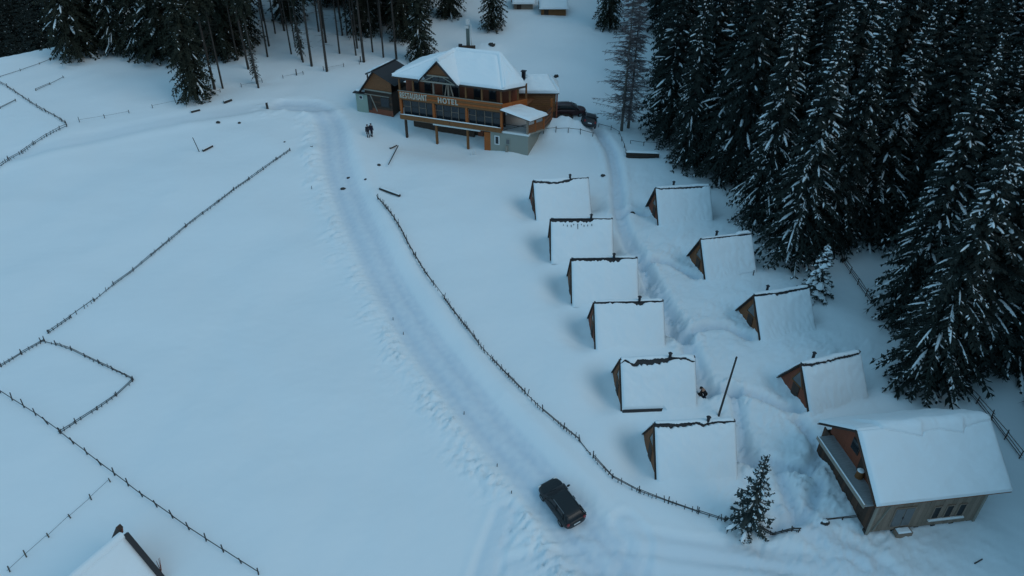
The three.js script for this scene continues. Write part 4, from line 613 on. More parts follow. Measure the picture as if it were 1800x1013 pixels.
[[pA, 378, 160, 27], [pB, 392, 158, 24], [pA, 455, 158, 26], [pB, 484, 60, 26], [pA, 437, 124, 26], [pB, 533, 112, 26], [tA, 531, 108, 15], [pA, 548, 118, 25], [pB, 575, 128, 27], [pA, 597, 96, 25], [pB, 512, 96, 25], [pA, 640, 112, 28], [pB, 626, 100, 24], [pA, 655, 92, 26], [pB, 674, 103, 25], [pA, 697, 107, 27], [pB, 610, 60, 27], [pA, 560, 55, 28], [pB, 716, 70, 25], [pA, 470, 100, 26], [pB, 418, 108, 26], [tA, 452, 150, 12],
].forEach(([k, x, y, h], i) => plant(k, x, y, h, k === tA ? 'slender_spruce' : 'tall_pine', k === tA ? (i < 10 ? 'slender low-branched spruce among the bare trunks' : 'slender low-branched spruce just right of the big dark spruce') : 'tall straight pine with a bare trunk in the wood left of the lodge', k === tA ? 'slender spruces among the bare trunks' : 'bare-trunked pines in the wood left of the lodge', warm));
{ // the wood behind: tall crowns that close the top of the picture
  const r = mulberry(515), spots = [];
  for (let tries = 0; tries < 4000 && spots.length < 125; tries++) { const d = 118 + r() * 52, x = -78 + r() * 108; if (x > -16 && d < 136) continue; if (x > 0 && x < 17 && d < 150) continue; if (x > 17 && d < 146) continue; if (spots.some((q) => Math.hypot(q[0] - x, q[1] + d) < 3.7)) continue; if (x < -55 && d > 122 + (x + 80)) continue; spots.push([x, -d]); }
  spots.forEach(([x, z], i) => { const p = i % 3 === 0 && x < -14 ? dB : i % 3 === 1 ? pA : x > 0 ? dA : pB; plantAt(p, x, z, 23 + r() * 6, p === dA || p === dB ? 'spruce' : 'tall_pine', p === dA || p === dB ? 'dark spruce in the background wood above the clearing' : 'straight bare-trunked tree in the background wood above the clearing', p === dA || p === dB ? 'spruces in the background wood' : 'bare-trunked trees in the background wood', warm); });
}
{ // the wooded mountainside beyond the valley
  const far = spruce(31, { h: 22, radius: 3.6, gap: 1.5, per: 6, sprays: 3, snow: 0.12, fine: 0.6 }), r = mulberry(616), spots = [];
  const merged = far.leaf, N = 5200, inst = new THREE.InstancedMesh(merged, M.needle, N), snowy = new THREE.InstancedMesh(far.snow, M.snow, N), m4 = new THREE.Matrix4(), q = new THREE.Quaternion();
  for (let i = 0; i < N; i++) { const d = 165 + r() * 300, x = -70 - d * 0.25 - r() * 190, y = H(x, -d), s = 1.0 + r() * 0.6; q.setFromAxisAngle(V(0, 1, 0), r() * 6.28); m4.compose(V(x, y, -d), q, V(s, s, s)); inst.setMatrixAt(i, m4); snowy.setMatrixAt(i, m4); }
  const g = new THREE.Group(); g.name = 'far_forest'; g.userData = { label: 'dark forest covering the mountainside beyond the rim at upper left', category: 'forest', kind: 'stuff' }; scene.add(g);
  inst.name = 'forest_crowns'; snowy.name = 'forest_snow'; inst.userData.kind = 'stuff'; snowy.userData.kind = 'stuff'; g.add(inst, snowy);
}
// ------------------------------------------------------------------ fences
const stakeGeo = [0, 1, 2].map((k) => new Faces().tube(V(0, -0.6, 0), V(0.03 * (k - 1), 1, 0.02), 0.036, 0.022 + 0.006 * k, 5).geo());
const postGeo = new Faces().tube(V(0, -0.5, 0), V(0, 1, 0), 0.05, 0.042, 6).geo(), railGeo = new Faces().tube(V(0, 0, 0), V(0, 0, 1), 0.034, 0.03, 5).geo(), wireGeo = new Faces().tube(V(0, 0, 0), V(0, 0, 1), 0.016, 0.016, 3).geo();
function along(pts, step) { const l = line(pts), out = [], total = l.slice(1).reduce((s, p, i) => s + p.distanceTo(l[i]), 0); let left = 0; for (let i = 1; i < l.length; i++) { const d = l[i].distanceTo(l[i - 1]); while (left <= d) { out.push(l[i - 1].clone().lerp(l[i], left / d)); left += step; } left -= d; } if (out[out.length - 1].distanceTo(l[l.length - 1]) > step * 0.3) out.push(l[l.length - 1].clone()); for (const p of out) p.y = H(p.x, p.z); return out; }
function fence(label, pts, { post = 2.2, postH = 0.75, rails = [0.35, 0.62], stake = 0, stakeH = 0.55, seed = 1, skip = 0.06, wire, mat = M.rail, group } = {}) {
  const r = mulberry(seed * 31 + 5), t = thing('fence', label, 'fence', group), ps = along(pts, post), o = ps[0].clone(); t.position.copy(o);
  ps.forEach((p) => { const m = part('post', postGeo, mat, t); m.position.copy(p).sub(o); m.scale.set(1, postH * (0.75 + 0.5 * r()), 1); m.rotation.set((r() - 0.5) * 0.2, r() * 3, (r() - 0.5) * 0.2); p.top = m.scale.y; });
  for (let i = 1; i < ps.length; i++) for (const h of rails) { if (r() < skip) continue; const a = ps[i - 1].clone(), b = ps[i].clone(); a.y += h * (0.8 + 0.3 * r()); b.y += h * (0.8 + 0.3 * r()); const m = part(wire ? 'wire' : 'rail', wire ? wireGeo : railGeo, mat, t); m.position.copy(a).sub(o); m.lookAt(b); m.quaternion.setFromUnitVectors(V(0, 0, 1), b.clone().sub(a).normalize()); m.scale.set(1, 1, a.distanceTo(b) + 0.12); }
  if (stake) { const geos = []; for (const p of along(pts, stake)) { if (r() < 0.22) continue; const g = stakeGeo[r() * 3 | 0].clone(), m4 = new THREE.Matrix4().compose(p.clone().sub(o).add(V((r() - 0.5) * 0.1, 0, (r() - 0.5) * 0.1)), new THREE.Quaternion().setFromEuler(new THREE.Euler((r() - 0.5) * 0.5, r() * 6, (r() - 0.5) * 0.5)), V(1, stakeH * (0.45 + 0.85 * r()), 1)); geos.push(g.applyMatrix4(m4)); } part('pickets', mergeGeometries(geos), mat, t, 'stuff'); }
  return t;
}
fence('long picket fence curving along the right side of the snowy road', [[665, 355], [690, 385], [706, 412], [720, 440], [760, 500], [800, 555], [850, 620], [915, 690], [960, 735], [1017, 781]], { stake: 0.3, stakeH: 0.6, post: 2.4, postH: 0.6, rails: [0.2, 0.36], seed: 1 });
fence('lower stretch of roadside picket fence ending at the young spruce', [[1042, 812], [1060, 832], [1082, 852], [1130, 873], [1200, 896], [1275, 914]], { stake: 0.3, stakeH: 0.55, post: 2.2, postH: 0.6, rails: [0.2, 0.36], seed: 2 });
fence('low nearly buried link between the two roadside picket fences', [[1019, 783], [1030, 797], [1041, 811]], { stake: 0.5, stakeH: 0.2, post: 1.4, postH: 0.25, rails: [0.08], seed: 33 });
fence('short plank fence running right from the foot of the young spruce', [[1330, 926], [1365, 932], [1403, 937]], { post: 1.2, postH: 0.5, rails: [0.15, 0.3, 0.42], stake: 0.35, stakeH: 0.4, seed: 3, skip: 0 });
fence('long straight brushwood fence crossing the upper left field', [[510, 265], [455, 305], [400, 345], [300, 420], [220, 482], [150, 540], [84, 583]], { stake: 0.4, stakeH: 0.36, post: 2.6, postH: 0.45, rails: [0.14, 0.28], seed: 4 });
fence('fence piece reaching the left picture edge above the small paddock', [[76, 597], [40, 617], [0, 641]], { stake: 0.35, stakeH: 0.4, post: 2, postH: 0.5, rails: [0.14, 0.28], seed: 5, skip: 0 });
fence('upper side of the small paddock at lower left', [[70, 597], [120, 612], [180, 641], [234, 669]], { stake: 0.6, stakeH: 0.4, post: 1.8, postH: 0.55, rails: [0.16, 0.32], seed: 6 });
fence('right side of the small paddock at lower left', [[233, 672], [222, 684], [195, 708], [150, 738], [108, 766]], { stake: 0.45, stakeH: 0.38, post: 1.8, postH: 0.5, rails: [0.16, 0.3], seed: 7, skip: 0 });
fence('long post and rail fence running down to the bottom edge behind the steep hut', [[0, 690], [50, 723], [108, 766], [200, 834], [260, 881], [330, 930], [400, 976], [455, 1012]], { post: 1.72, postH: 0.85, rails: [0.34], seed: 8, skip: 0 });
fence('faint wire fence with thin posts left of the steep hut', [[193, 846], [150, 886], [110, 918], [60, 960], [15, 1002]], { post: 1.7, postH: 0.55, rails: [0.3], wire: true, seed: 9, skip: 0, mat: M.barkPale });
fence('dark fence from the left picture edge to the field corner at upper left', [[0, 298], [15, 284], [60, 256], [118, 226]], { stake: 0.45, stakeH: 0.45, post: 2, postH: 0.6, rails: [0.2, 0.4], seed: 10, skip: 0 });
fence('fence dropping from the upper left edge to the field corner', [[0, 148], [35, 168], [66, 190], [100, 208], [118, 223]], { stake: 0.8, stakeH: 0.4, post: 2.4, postH: 0.6, rails: [0.2, 0.38], seed: 11 });
fence('faint buried fence nearest the rim at upper left', [[0, 136], [60, 116], [108, 97]], { post: 3, postH: 0.3, rails: [0.14], seed: 12, mat: M.barkPale });
fence('short buried fence in the middle of the upper left field', [[62, 158], [90, 144], [116, 131]], { post: 2.5, postH: 0.35, rails: [0.16, 0.28], seed: 13, mat: M.barkPale });
fence('short fence stub at the left edge below the rim', [[0, 190], [34, 173]], { post: 2.5, postH: 0.35, rails: [0.16, 0.26], seed: 14, mat: M.barkPale });
fence('row of small snow-bound posts along the upper side of the track', [[140, 216], [165, 211], [235, 196], [300, 184], [360, 172], [440, 152], [530, 132], [632, 116]], { post: 3.1, postH: 0.6, rails: [0.34], wire: true, seed: 15, skip: 0.3 });
fence('board fence at the edge of the dark clearing', [[1482, 458], [1505, 492], [1531, 532]], { post: 1.8, postH: 0.8, rails: [0.25, 0.5, 0.75], seed: 16, skip: 0, mat: M.darkBrown });
fence('board fence running down behind the chalet along the forest', [[1690, 686], [1715, 716], [1745, 752], [1792, 812]], { post: 1.8, postH: 0.9, rails: [0.25, 0.5, 0.78], seed: 17, skip: 0, mat: M.darkBrown });
fence('low rail fence with dark posts right of the lodge basement', [[955, 246], [985, 248], [1012, 250], [1046, 249]], { post: 1.6, postH: 0.7, rails: [0.62], seed: 18, skip: 0 });
fence('short plank fence at the chalet front corner', [[1452, 917], [1480, 915], [1512, 911]], { post: 1.2, postH: 0.35, rails: [0.15, 0.28], seed: 19, skip: 0, mat: M.darkBrown });
fence('thin rail fence by the forest corner above the low wall', [[1108, 254], [1130, 257], [1156, 258]], { post: 1.7, postH: 0.6, rails: [0.5], seed: 20, skip: 0 });
fence('fine fence curving beside the footpath below the larches', [[1052, 228], [1085, 234], [1096, 258], [1100, 272]], { post: 1.7, postH: 0.5, rails: [0.4], seed: 21, skip: 0 });
{ // low timber wall
  const a = on(1100, 279), b = on(1158, 280), t = thing('timber_wall', 'low dark timber wall at the forest corner below the larches', 'wall'); t.position.copy(a); const v = b.clone().sub(a);
  for (let k = 0; k < 4; k++) new Faces().tube(V(0, -0.1 + k * 0.2, 0), V(v.x, v.y - 0.1 + k * 0.2, v.z), 0.11, 0.1, 7).to('log', k % 2 ? M.oldWood : M.darkBrown, t);
  softRoofSnow([V(0, 0.62, -0.25), V(v.x, v.y + 0.62, v.z - 0.25), V(v.x, v.y + 0.62, v.z + 0.15), V(0, 0.62, 0.15)], 0.16, M.snow, t, 'wall_snow', 30, 14);
}
// ------------------------------------------------------------------ poles, logs, stones
function pole(px, py, h, r, name, label, cat, mat, topx = 0) { const p = on(px, py), t = thing(name, label, cat); t.position.copy(p); new Faces().tube(V(0, -0.6, 0), V(topx, h, 0), r, r * 0.75, 8).to('shaft', mat, t); return t; }
{ const t = pole(1262, 733, 6.2, 0.1, 'wooden_pole', 'tall thin dark pole standing in the snow between the cabin rows', 'pole', M.oldWood, 0.45); new Faces().tube(V(0.4, 6.0, -0.12), V(0.4, 6.0, 0.12), 0.03, 0.03, 6).to('insulator', M.darkMetal, t); }
function log(a, b, r, label, name = 'log', cat = 'log', lift = r < 0.1 ? 0.4 : 0.14) { const p = on(...a, lift), q = on(...b, lift), t = thing(name, label, cat); t.position.copy(p); const v = q.clone().sub(p); new Faces().tube(V(0, 0, 0), v, r, r * 0.85, 8).to('trunk', M.oldWood, t); const n = v.clone().normalize(), s = V(-n.z, 0, n.x).multiplyScalar(r * 0.8); if (r > 0.1) softRoofSnow([V(0, r * 0.8, 0).sub(s), v.clone().add(V(0, r * 0.75, 0)).sub(s), v.clone().add(V(0, r * 0.75, 0)).add(s), V(0, r * 0.8, 0).add(s)], 0.05, M.snow, t, 'log_snow', r * 50, 10); return t; }
log([668, 331], [703, 347], 0.2, 'dark log lying in the snow just above the start of the roadside picket fence');
log([699, 249], [683, 291], 0.07, 'slender pole lying in the snow below the left deck post of the lodge', 'lying_pole', 'pole', 0.45);
log([357, 268], [374, 259], 0.17, 'snow-capped log lying beside the thin stick in the upper field');
log([394, 184], [408, 180], 0.24, 'short dark log in the snow bank right of the big dark spruce');
log([336, 199], [352, 196], 0.18, 'short dark log in front of the big dark spruce');
log([1714, 990], [1728, 982], 0.05, 'small stick on the snow at the lower right corner', 'stick', 'stick', 0.03);
log([685, 252], [696, 243], 0.12, 'short log beside the slender lying pole below the lodge');
pole(352, 268, 1.9, 0.06, 'thin_stick', 'thin crooked stick standing in the upper field beside the snow-capped log', 'stick', M.rail, -0.5);
{ const t = pole(470, 191, 1.0, 0.2, 'stump', 'thick dark stump standing in the snow left of the road', 'stump', M.oldWood); part('stump_snow', new THREE.SphereGeometry(0.2, 10, 6).scale(1, 0.5, 1).translate(0, 1.0, 0), M.snow, t); }
[[690, 560, 'upper of two short stakes on the left road bank halfway down'], [708, 585, 'lower of two short stakes on the left road bank halfway down'], [815, 729, 'short stake on the left road bank well above the car'], [873, 822, 'short stake on the left road bank just above the car'], [898, 873, 'short stake on the left road bank level with the car'], [547, 330, 'dark stake by the upper end of the left road bank'], [521, 133, 'small post at the wood edge above the track'], [634, 112, 'short dark post at the wood edge left of the annex']].forEach(([x, y, l], i) => pole(x, y, i > 5 ? 0.9 : 0.32, i > 5 ? 0.11 : 0.04, 'stake', l, 'stake', M.rail, 0.05));
function rock(px, py, s, label) { const r = mulberry(px * 7 + py), g = new THREE.IcosahedronGeometry(s *= 0.8, 2), p = g.attributes.position, n = V(0, 0, 0); for (let i = 0; i < p.count; i++) { n.fromBufferAttribute(p, i); const k = 1 + 0.3 * noise(n.x / s * 1.3 + px, n.z / s * 1.3 + n.y / s); p.setXYZ(i, n.x * k * 1.3, n.y * k * 0.7, n.z * k); } g.computeVertexNormals(); const t = thing('stone', label, 'stone'); t.position.copy(on(px, py, s * 0.12)); t.rotation.y = r() * 6; part('stone_body', g, M.oldWood, t); if (/snow|flat/.test(label)) part('stone_snow', new THREE.SphereGeometry(s * 0.7, 10, 6, 0, 6.3, 0, 1.5).scale(1.3, 0.5, 1).translate(0, s * 0.42, -s * 0.1), M.snow, t); }
[[384, 219, .3, 'left one of two small stones below the track at upper left'], [421, 218, .25, 'right one of two small stones below the track at upper left'], [602, 326, .3, 'dark clod on the road below the bend'], [611, 306, .22, 'small clod on the road at the bend'], [666, 287, .25, 'small clod between the lodge and the road'], [642, 314, .18, 'tiny clod right of the road bend'], [1060, 309, .28, 'dark stone right of the topmost left cabin'], [1113, 365, .28, 'dark stone on the side path to the topmost right cabin'], [865, 84, .6, 'dark flat stone right of the tall pole above the lodge'], [958, 134, .4, 'dark stone behind the rear wing of the lodge'], [978, 135, .45, 'dark stone uphill of the rear wing of the lodge'], [975, 160, .3, 'dark stone close behind the rear wing wall'], [1450, 921, .32, 'snow-capped stone at the end of the short plank fence by the chalet'], [1405, 505, .25, 'dark knob in the snow uphill of the third right cabin'], [500, 250, .15, 'tiny clod beside the upper end of the left field fence'], [548, 262, .2, 'clod on the snow bank above the left field fence']].forEach((a) => rock(...a));
{ // dead brush by the steep hut
  const t = thing('bare_bush', 'small bare bush poking out of the snow right of the steep hut', 'bush'), r = mulberry(9); t.position.copy(on(283, 1006)); const f = new Faces(); for (let k = 0; k < 9; k++) { const a = r() * 6.3; f.tube(V(0, -0.2, 0), V(Math.cos(a) * 0.5, 0.5 + r() * 0.5, Math.sin(a) * 0.5), 0.03, 0.012, 4); } f.to('twigs', M.redBrown, t, 'stuff');
}
{ // pole with a box above the lodge
  const t = thing('service_pole', 'grey-green service column with a white top standing uphill of the lodge', 'pole'); t.position.copy(on(824, 86));
  const F = () => new Faces(); F().box(-0.35, 0.2, -0.3, 3.6, -0.3, 0.2).to('column', plain(0.13, 0.17, 0.16), t); F().box(-0.5, 0.1, 3.3, 3.65, -0.35, 0.3).to('bracket', M.white, t); F().box(-0.35, 0.25, 3.9, 4.6, -0.3, 0.25).to('box', M.white, t); F().tube(V(0.45, -0.3, 0.2), V(0.45, 4, 0.2), 0.08, 0.07, 8).to('thin_pole', M.white, t);
  const h = thing('machine_shelter', 'dark low timber crate at the foot of the service column', 'crate'); h.position.copy(on(824, 87)); for (let k = 0; k < 4; k++) F().box(-1.3, 1.1, -0.2 + k * 0.26, 0.02 + k * 0.26, 0.35, 0.95).to('board', M.darkBrown, h); F().box(-1.6, -1.0, 0.5, 1.0, 0.2, 0.9).to('flap', M.darkMetal, h);
}
// ------------------------------------------------------------------ cars
function loft(rings, closed = true) { // rings of equal length, in order; smooth
  const n = rings[0].length, p = [], idx = []; for (const r of rings) for (const q of r) p.push(q.x, q.y, q.z);
  for (let i = 0; i < rings.length - 1; i++) for (let j = 0; j < n - (closed ? 0 : 1); j++) { const a = i * n + j, b = i * n + (j + 1) % n, c = a + n, d = b + n; idx.push(a, c, d, a, d, b); }
  if (closed) { const s = rings[0].length; for (let j = 1; j < n - 1; j++) { idx.push(0, j, j + 1); const o = (rings.length - 1) * n; idx.push(o, o + j + 1, o + j); } }
  const g = new THREE.BufferGeometry(); g.setAttribute('position', new THREE.Float32BufferAttribute(p, 3)); g.setIndex(idx); g.computeVertexNormals(); return g;
}
function suv(name, label, paint, group) {
  const t = thing(name, label, 'car', group), F = () => new Faces(), sec = (z, w, y0, y1, b) => { const o = []; const N = 20; for (let i = 0; i < N; i++) { const a = i / N * Math.PI * 2, c = Math.cos(a), s = Math.sin(a), e = z < -1.7 || z > 1.7 ? 0.55 : 0.42; const x = Math.sign(c) * Math.pow(Math.abs(c), e) * w, y = Math.sign(s) * Math.pow(Math.abs(s), e); o.push(V(x * (y > 0 ? 1 - b * y : 1), (y0 + y1) / 2 + y * (y1 - y0) / 2, z)); } return o; };
  const body = [[-2.3, 0.5, 0.44, 0.7], [-2.22, 0.68, 0.34, 0.82], [-2.02, 0.85, 0.27, 0.94], [-1.6, 0.93, 0.24, 1.02], [-0.9, 0.94, 0.24, 1.08], [0.3, 0.94, 0.24, 1.1], [1.4, 0.94, 0.24, 1.12], [1.95, 0.9, 0.28, 1.1], [2.2, 0.8, 0.34, 1.04], [2.3, 0.64, 0.42, 0.92]];
  part('body', loft(body.map(([z, w, a, b]) => sec(z, w, a, b, 0.05))), paint, t);
  const top = [[-1.2, 0.8, 1.06], [-0.75, 0.79, 1.32], [-0.25, 0.76, 1.56], [0.2, 0.75, 1.62], [1.1, 0.74, 1.62], [1.7, 0.73, 1.55], [2.0, 0.75, 1.3], [2.18, 0.78, 1.06]];
  part('glass_house', loft(top.map(([z, w, y]) => sec(z, w + 0.1 * (1.62 - y) / 0.5, 0.9, y, 0.12))), M.carGlass, t);
  const roof = loft([[-0.3, 0.6, 1.545], [0.1, 0.66, 1.615], [1.0, 0.66, 1.625], [1.62, 0.63, 1.585], [1.85, 0.56, 1.5]].map(([z, w, y]) => sec(z, w, y - 0.05, y + 0.015, 0.1))); part('roof', roof, paint, t);
  for (const s of [-1, 1]) {
    for (const [z0, y0, z1, y1] of [[-1.15, 1.1, -0.25, 1.55], [0.55, 1.1, 0.5, 1.56], [1.55, 1.1, 1.45, 1.54], [2.12, 1.1, 1.75, 1.53]]) F().beam(V(s * 0.865, y0, z0), V(s * 0.72, y1, z1), 0.05, 0.07).to('pillar', paint, t);
    const g = []; for (const z of [0.0, 0.35, 0.7, 1.05, 1.4]) g.push(z); F().tube(V(s * 0.64, 1.66, 0.0), V(s * 0.64, 1.67, 1.5), 0.025, 0.025, 6).tube(V(s * 0.64, 1.58, 0.0), V(s * 0.64, 1.67, 0.02), 0.025, 0.025, 5).tube(V(s * 0.64, 1.58, 1.5), V(s * 0.64, 1.67, 1.48), 0.025, 0.025, 5).to('roof_rail', M.rimGrey, t);
    part('mirror', new THREE.SphereGeometry(0.13, 10, 8).scale(1.1, 0.75, 0.7).translate(s * 1.05, 1.12, -0.75), paint, t);
    part('headlight', new THREE.SphereGeometry(0.17, 10, 8).scale(1, 0.5, 0.55).translate(s * 0.66, 0.76, -2.16), M.white, t);
    part('tail_light', new RoundedBoxGeometry(0.22, 0.28, 0.14, 2, 0.04).translate(s * 0.68, 0.92, 2.2), M.tail, t);
    for (const z of [-1.4, 1.38]) { const w = part('wheel', new THREE.TorusGeometry(0.26, 0.1, 10, 20).rotateY(Math.PI / 2).scale(1.1, 1, 1).translate(s * 0.86, 0.34, z), M.tyre, t); part('rim', new THREE.CylinderGeometry(0.2, 0.2, 0.1, 14).rotateZ(Math.PI / 2).translate(s * 0.9, 0.34, z), M.rimGrey, w); }
    for (const z of [-0.75, 0.5]) F().box(s * 0.93, s * 0.955, 0.86, 0.89, z + 0.9, z + 1.1).to('handle', M.darkMetal, t);
  }
  F().box(-0.26, 0.26, 0.68, 0.8, 2.28, 2.315).to('number_plate', M.white, t);
  F().box(-0.7, 0.7, 0.5, 0.66, -2.33, -2.2).to('grille', M.darkMetal, t);
  part('wiper', F().beam(V(-0.5, 1.13, -1.08), V(0.1, 1.22, -0.96), 0.02, 0.02).geo(), M.tyre, t);
  return t;
}
Object.assign(M, { carGlass: plain(0.006, 0.007, 0.009, 0.3), tyre: plain(0.012, 0.012, 0.012, 0.9), rimGrey: plain(0.2, 0.2, 0.2, 0.4, 0.6), tail: plain(0.25, 0.015, 0.015, 0.3) });
const paint = (r, g, b) => new THREE.MeshPhysicalMaterial({ color: new THREE.Color().setRGB(r, g, b), roughness: 0.55, clearcoat: 0.25, clearcoatRoughness: 0.25 });
function park(t, px, py, dirx, dirz, lift = -0.05) { // stands on the slope, nose towards (dirx, dirz)
  const p = on(px, py, lift), e = 1.2, n = V(H(p.x - e, p.z) - H(p.x + e, p.z), 2 * e, H(p.x, p.z - e) - H(p.x, p.z + e)).normalize(), f = V(dirx, 0, dirz).normalize(), z = f.clone().negate(); z.addScaledVector(n, -z.dot(n)).normalize(); const x = n.clone().cross(z); t.position.copy(p); t.quaternion.setFromRotationMatrix(new THREE.Matrix4().makeBasis(x, n, z));
}
const blackCar = suv('car', 'black car driving up the snowy road at the bottom of the picture', paint(0.004, 0.004, 0.005)); blackCar.scale.set(1.0, 0.9, 0.88); park(blackCar, 987, 892, -2.05, -3.6);
park(suv('car', 'dark red-brown car parked across the yard right of the lodge', paint(0.05, 0.012, 0.014), undefined), 1000, 203, 1, -0.12);
park(suv('car', 'dark car parked end-on at the bend of the footpath right of the lodge', paint(0.018, 0.016, 0.02), undefined), 1033, 228, 0.1, -1);
[[829, 262, 'left one of two short white posts before the lodge door'], [835, 263, 'right one of two short white posts before the lodge door']].forEach(([x, y, l]) => pole(x, y, 0.75, 0.07, 'white_post', l, 'post', M.white));
{ // heap of dark timber by the lodge
  const t = thing('timber_heap', 'heap of dark boards lying between the lodge terrace and the red-brown car', 'timber heap'), r = mulberry(61); t.position.copy(on(978, 212)); for (let k = 0; k < 16; k++) new Faces().beam(V(-1.8 + r() * 0.8, 0.05 + (k / 16) * 0.55, -0.8 + r() * 1.4), V(1.4 + r() * 0.9, 0.1 + (k / 16) * 0.45, -0.9 + r() * 1.6), 0.22, 0.09).to('plank', k % 3 ? M.darkBrown : M.oldWood, t);
}
// ------------------------------------------------------------------ people
function figure(pose, res = 112) {
  const bones = [], J = pose, cap = (a, b, ra, rb) => bones.push([a, b, ra, rb]);
  cap(J.pelvis, J.chest, 0.165, 0.185); cap(J.chest, J.neck, 0.17, 0.075); cap(J.neck, J.head, 0.065, 0.085);
  for (const s of ['l', 'r']) { cap(J[s + 'sh'], J[s + 'el'], 0.075, 0.058); cap(J[s + 'el'], J[s + 'ha'], 0.058, 0.045); cap(J.chest, J[s + 'sh'], 0.13, 0.085); cap(J.pelvis, J[s + 'hip'], 0.14, 0.11); cap(J[s + 'hip'], J[s + 'kn'], 0.105, 0.075); cap(J[s + 'kn'], J[s + 'an'], 0.075, 0.055); cap(J[s + 'an'].clone().add(V(0, -0.02, 0.04)), J[s + 'an'].clone().add(V(0, -0.05, -0.17)), 0.06, 0.045); }
  const mesher = (bs, centre, half, n, k) => {
    const mc = new MarchingCubes(n, new THREE.MeshStandardMaterial(), false, false, 300000); mc.isolation = 0; const p = V(0, 0, 0);
    for (let z = 0; z < n; z++) for (let y = 0; y < n; y++) for (let x = 0; x < n; x++) {
      const X = centre.x + (x - n / 2) / (n / 2) * half, Y = centre.y + (y - n / 2) / (n / 2) * half, Z = centre.z + (z - n / 2) / (n / 2) * half; let d = 1e3;
      for (const [a, b, ra, rb] of bs) { const vx = b.x - a.x, vy = b.y - a.y, vz = b.z - a.z, wx = X - a.x, wy = Y - a.y, wz = Z - a.z, t = Math.min(1, Math.max(0, (vx * wx + vy * wy + vz * wz) / (vx * vx + vy * vy + vz * vz + 1e-9))), q = Math.hypot(wx - vx * t, wy - vy * t, wz - vz * t) - (ra + (rb - ra) * t), h = Math.max(0, k - Math.abs(d - q)) / k; d = Math.min(d, q) - h * h * k * 0.25; }
      mc.field[x + y * n + z * n * n] = -d;
    }
    mc.update(); const c = mc.count, pos = mc.positionArray.slice(0, c * 3); for (let i = 0; i < c; i++) { pos[i * 3] = pos[i * 3] * half + centre.x; pos[i * 3 + 1] = pos[i * 3 + 1] * half + centre.y; pos[i * 3 + 2] = pos[i * 3 + 2] * half + centre.z; }
    let g = new THREE.BufferGeometry(); g.setAttribute('position', new THREE.BufferAttribute(new Float32Array(pos), 3)); g = mergeVertices(g, 1e-4); g.computeVertexNormals(); return g;
  };
  const body = mesher(bones, V(0, 0.92, -0.05), 1.0, res, 0.05);
  const h = J.head, f = J.face, u = V(0, 1, 0), sd = f.clone().cross(u).normalize(), at3 = (a, b, c) => h.clone().addScaledVector(f, a).addScaledVector(u, b).addScaledVector(sd, c);
  const head = mesher([[at3(0, 0.05, 0), at3(0.01, 0.06, 0), 0.098, 0.095], [at3(0.02, -0.02, 0), at3(0.035, -0.06, 0), 0.08, 0.05], [at3(0.1, 0.03, 0), at3(0.122, -0.005, 0), 0.012, 0.018], [at3(-0.005, 0.01, 0.093), at3(-0.005, 0.05, 0.095), 0.018, 0.022], [at3(-0.005, 0.01, -0.093), at3(-0.005, 0.05, -0.095), 0.018, 0.022], [at3(0.085, -0.035, -0.02), at3(0.085, -0.035, 0.02), 0.012, 0.012]], h, 0.2, 56, 0.02);
  const hands = ['l', 'r'].map((s) => { const w = J[s + 'ha'], d = w.clone().sub(J[s + 'el']).normalize(), o = d.clone().cross(V(0, 0, 1)).normalize(), n = o.clone().cross(d), q = (a, b, c) => w.clone().addScaledVector(d, a).addScaledVector(n, b).addScaledVector(o, c), bs = [[q(0, 0, 0), q(0.09, 0, 0), 0.036, 0.04]]; [-0.03, -0.01, 0.01, 0.03].forEach((b, i) => { const l = [0.055, 0.07, 0.065, 0.05][i]; bs.push([q(0.09, b, 0), q(0.09 + l * 0.6, b, 0.01), 0.012, 0.011], [q(0.09 + l * 0.6, b, 0.01), q(0.09 + l, b, 0.03), 0.011, 0.01]); }); bs.push([q(0.03, -0.035, 0), q(0.08, -0.065, 0.02), 0.014, 0.012]); return mesher(bs, q(0.08, 0, 0), 0.13, 44, 0.012); });
  return { body, head, hands, J };
}
function person(fig, label, jacket, trousers, hat, group) {
  const t = thing('person', label, 'person', group), paintBy = (g, f) => { const p = g.attributes.position, c = new Float32Array(p.count * 3); for (let i = 0; i < p.count; i++) c.set(f(p.getX(i), p.getY(i), p.getZ(i)), i * 3); g.setAttribute('color', new THREE.BufferAttribute(c, 3)); return g; };
  const hipY = fig.J.pelvis.y - 0.12, head = fig.J.head, skin = [0.4, 0.22, 0.15];
  const g = mergeGeometries([paintBy(fig.body.clone(), (x, y, z) => y < 0.12 ? [0.015, 0.013, 0.012] : y < hipY && Math.abs(x) < 0.3 ? trousers : y > head.y - 0.1 ? skin : jacket), paintBy(fig.head.clone(), (x, y, z) => { const q = V(x, y, z).sub(head); return q.y > 0.02 && q.dot(fig.J.face) < 0.03 ? [0.03, 0.02, 0.015] : skin; }), ...fig.hands.map((h) => paintBy(h.clone(), () => [0.02, 0.02, 0.025]))]);
  part('body', g, M.cloth, t);
  const f = fig.J.face, u = V(0, 1, 0), s = f.clone().cross(u).normalize(); for (const k of [-1, 1]) part('eye', new THREE.SphereGeometry(0.012, 8, 6).translate(...head.clone().addScaledVector(f, 0.088).addScaledVector(u, 0.04).addScaledVector(s, k * 0.035).toArray()), M.tyre, t);
  const cap = new THREE.SphereGeometry(0.122, 18, 10, 0, 6.3, 0, 1.35); cap.translate(head.x - f.x * 0.012, head.y + 0.065, head.z - f.z * 0.012); part('hat', cap, hat, t); part('hat_brim', new THREE.TorusGeometry(0.116, 0.018, 8, 22).rotateX(Math.PI / 2).translate(head.x - f.x * 0.012, head.y + 0.09, head.z - f.z * 0.012), hat, t);
  return t;
}
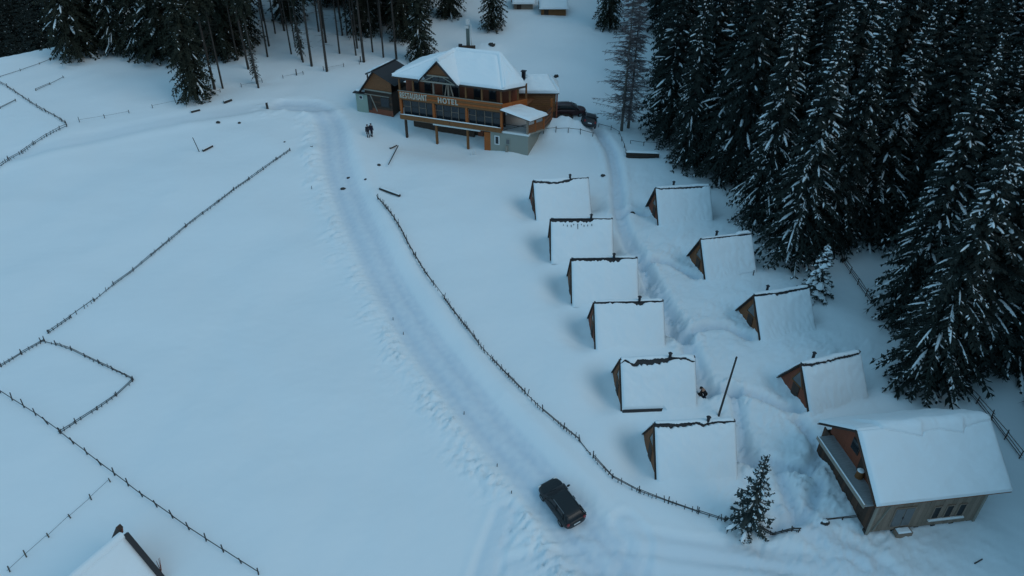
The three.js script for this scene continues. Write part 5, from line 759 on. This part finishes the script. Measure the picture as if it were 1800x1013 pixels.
M.cloth = new THREE.MeshStandardMaterial({ vertexColors: true, roughness: 0.9 });
const stand = { pelvis: V(0, 0.95, 0), chest: V(0, 1.3, 0), neck: V(0, 1.47, -0.01), head: V(0, 1.6, -0.03), face: V(0, 0, -1), lsh: V(-0.2, 1.4, 0), lel: V(-0.27, 1.12, 0.05), lha: V(-0.26, 0.88, -0.06), rsh: V(0.2, 1.4, 0), rel: V(0.28, 1.13, 0.02), rha: V(0.24, 0.9, -0.12), lhip: V(-0.1, 0.9, 0), lkn: V(-0.11, 0.5, -0.08), lan: V(-0.11, 0.08, 0.06), rhip: V(0.1, 0.9, 0), rkn: V(0.11, 0.48, -0.02), ran: V(0.12, 0.08, 0.14) };
const stoop = { pelvis: V(0, 0.92, 0.12), chest: V(0, 1.2, -0.12), neck: V(0, 1.33, -0.24), head: V(0, 1.42, -0.33), face: V(0, -0.35, -0.94).normalize(), lsh: V(-0.2, 1.27, -0.17), lel: V(-0.27, 1.0, -0.28), lha: V(-0.16, 0.84, -0.45), rsh: V(0.2, 1.27, -0.17), rel: V(0.28, 0.99, -0.22), rha: V(0.16, 0.74, -0.36), lhip: V(-0.1, 0.87, 0.1), lkn: V(-0.14, 0.48, -0.06), lan: V(-0.14, 0.08, 0.0), rhip: V(0.1, 0.87, 0.1), rkn: V(0.14, 0.47, 0.1), ran: V(0.15, 0.08, 0.3) };
const figStand = figure(stand), figStoop = figure(stoop);
const wool = plain(0.02, 0.02, 0.03, 0.95), PAIR = 'people standing below the lodge';
{ const a = person(figStand, 'left person of two in dark clothes standing in the snow left of the lodge', [0.012, 0.012, 0.02], [0.03, 0.015, 0.02], wool, PAIR), b = person(figStand, 'right person of two in dark purple clothes standing in the snow left of the lodge', [0.02, 0.012, 0.03], [0.012, 0.012, 0.02], wool, PAIR); a.position.copy(on(647, 237)); a.rotation.y = 0.5; b.position.copy(on(653, 234)); b.rotation.y = -0.4;
  const c = person(figStoop, 'person in black jacket and dark blue trousers stooping at the right end of a cabin', [0.008, 0.007, 0.009], [0.012, 0.022, 0.045], plain(0.015, 0.014, 0.02, 0.95)); c.position.copy(on(1238, 692)); c.rotation.y = 1.3;
  const k = thing('bag', 'dark bag lying in the snow at the stooping person\'s feet', 'bag'); k.position.copy(on(1231, 692)); part('bag_body', new RoundedBoxGeometry(0.5, 0.34, 0.36, 3, 0.12).translate(0, 0.15, 0), M.tyre, k); part('strap', new THREE.TorusGeometry(0.16, 0.018, 6, 16, Math.PI).translate(0, 0.3, 0), M.darkMetal, k);
}
shade(scene);
renderer.render(scene, camera);
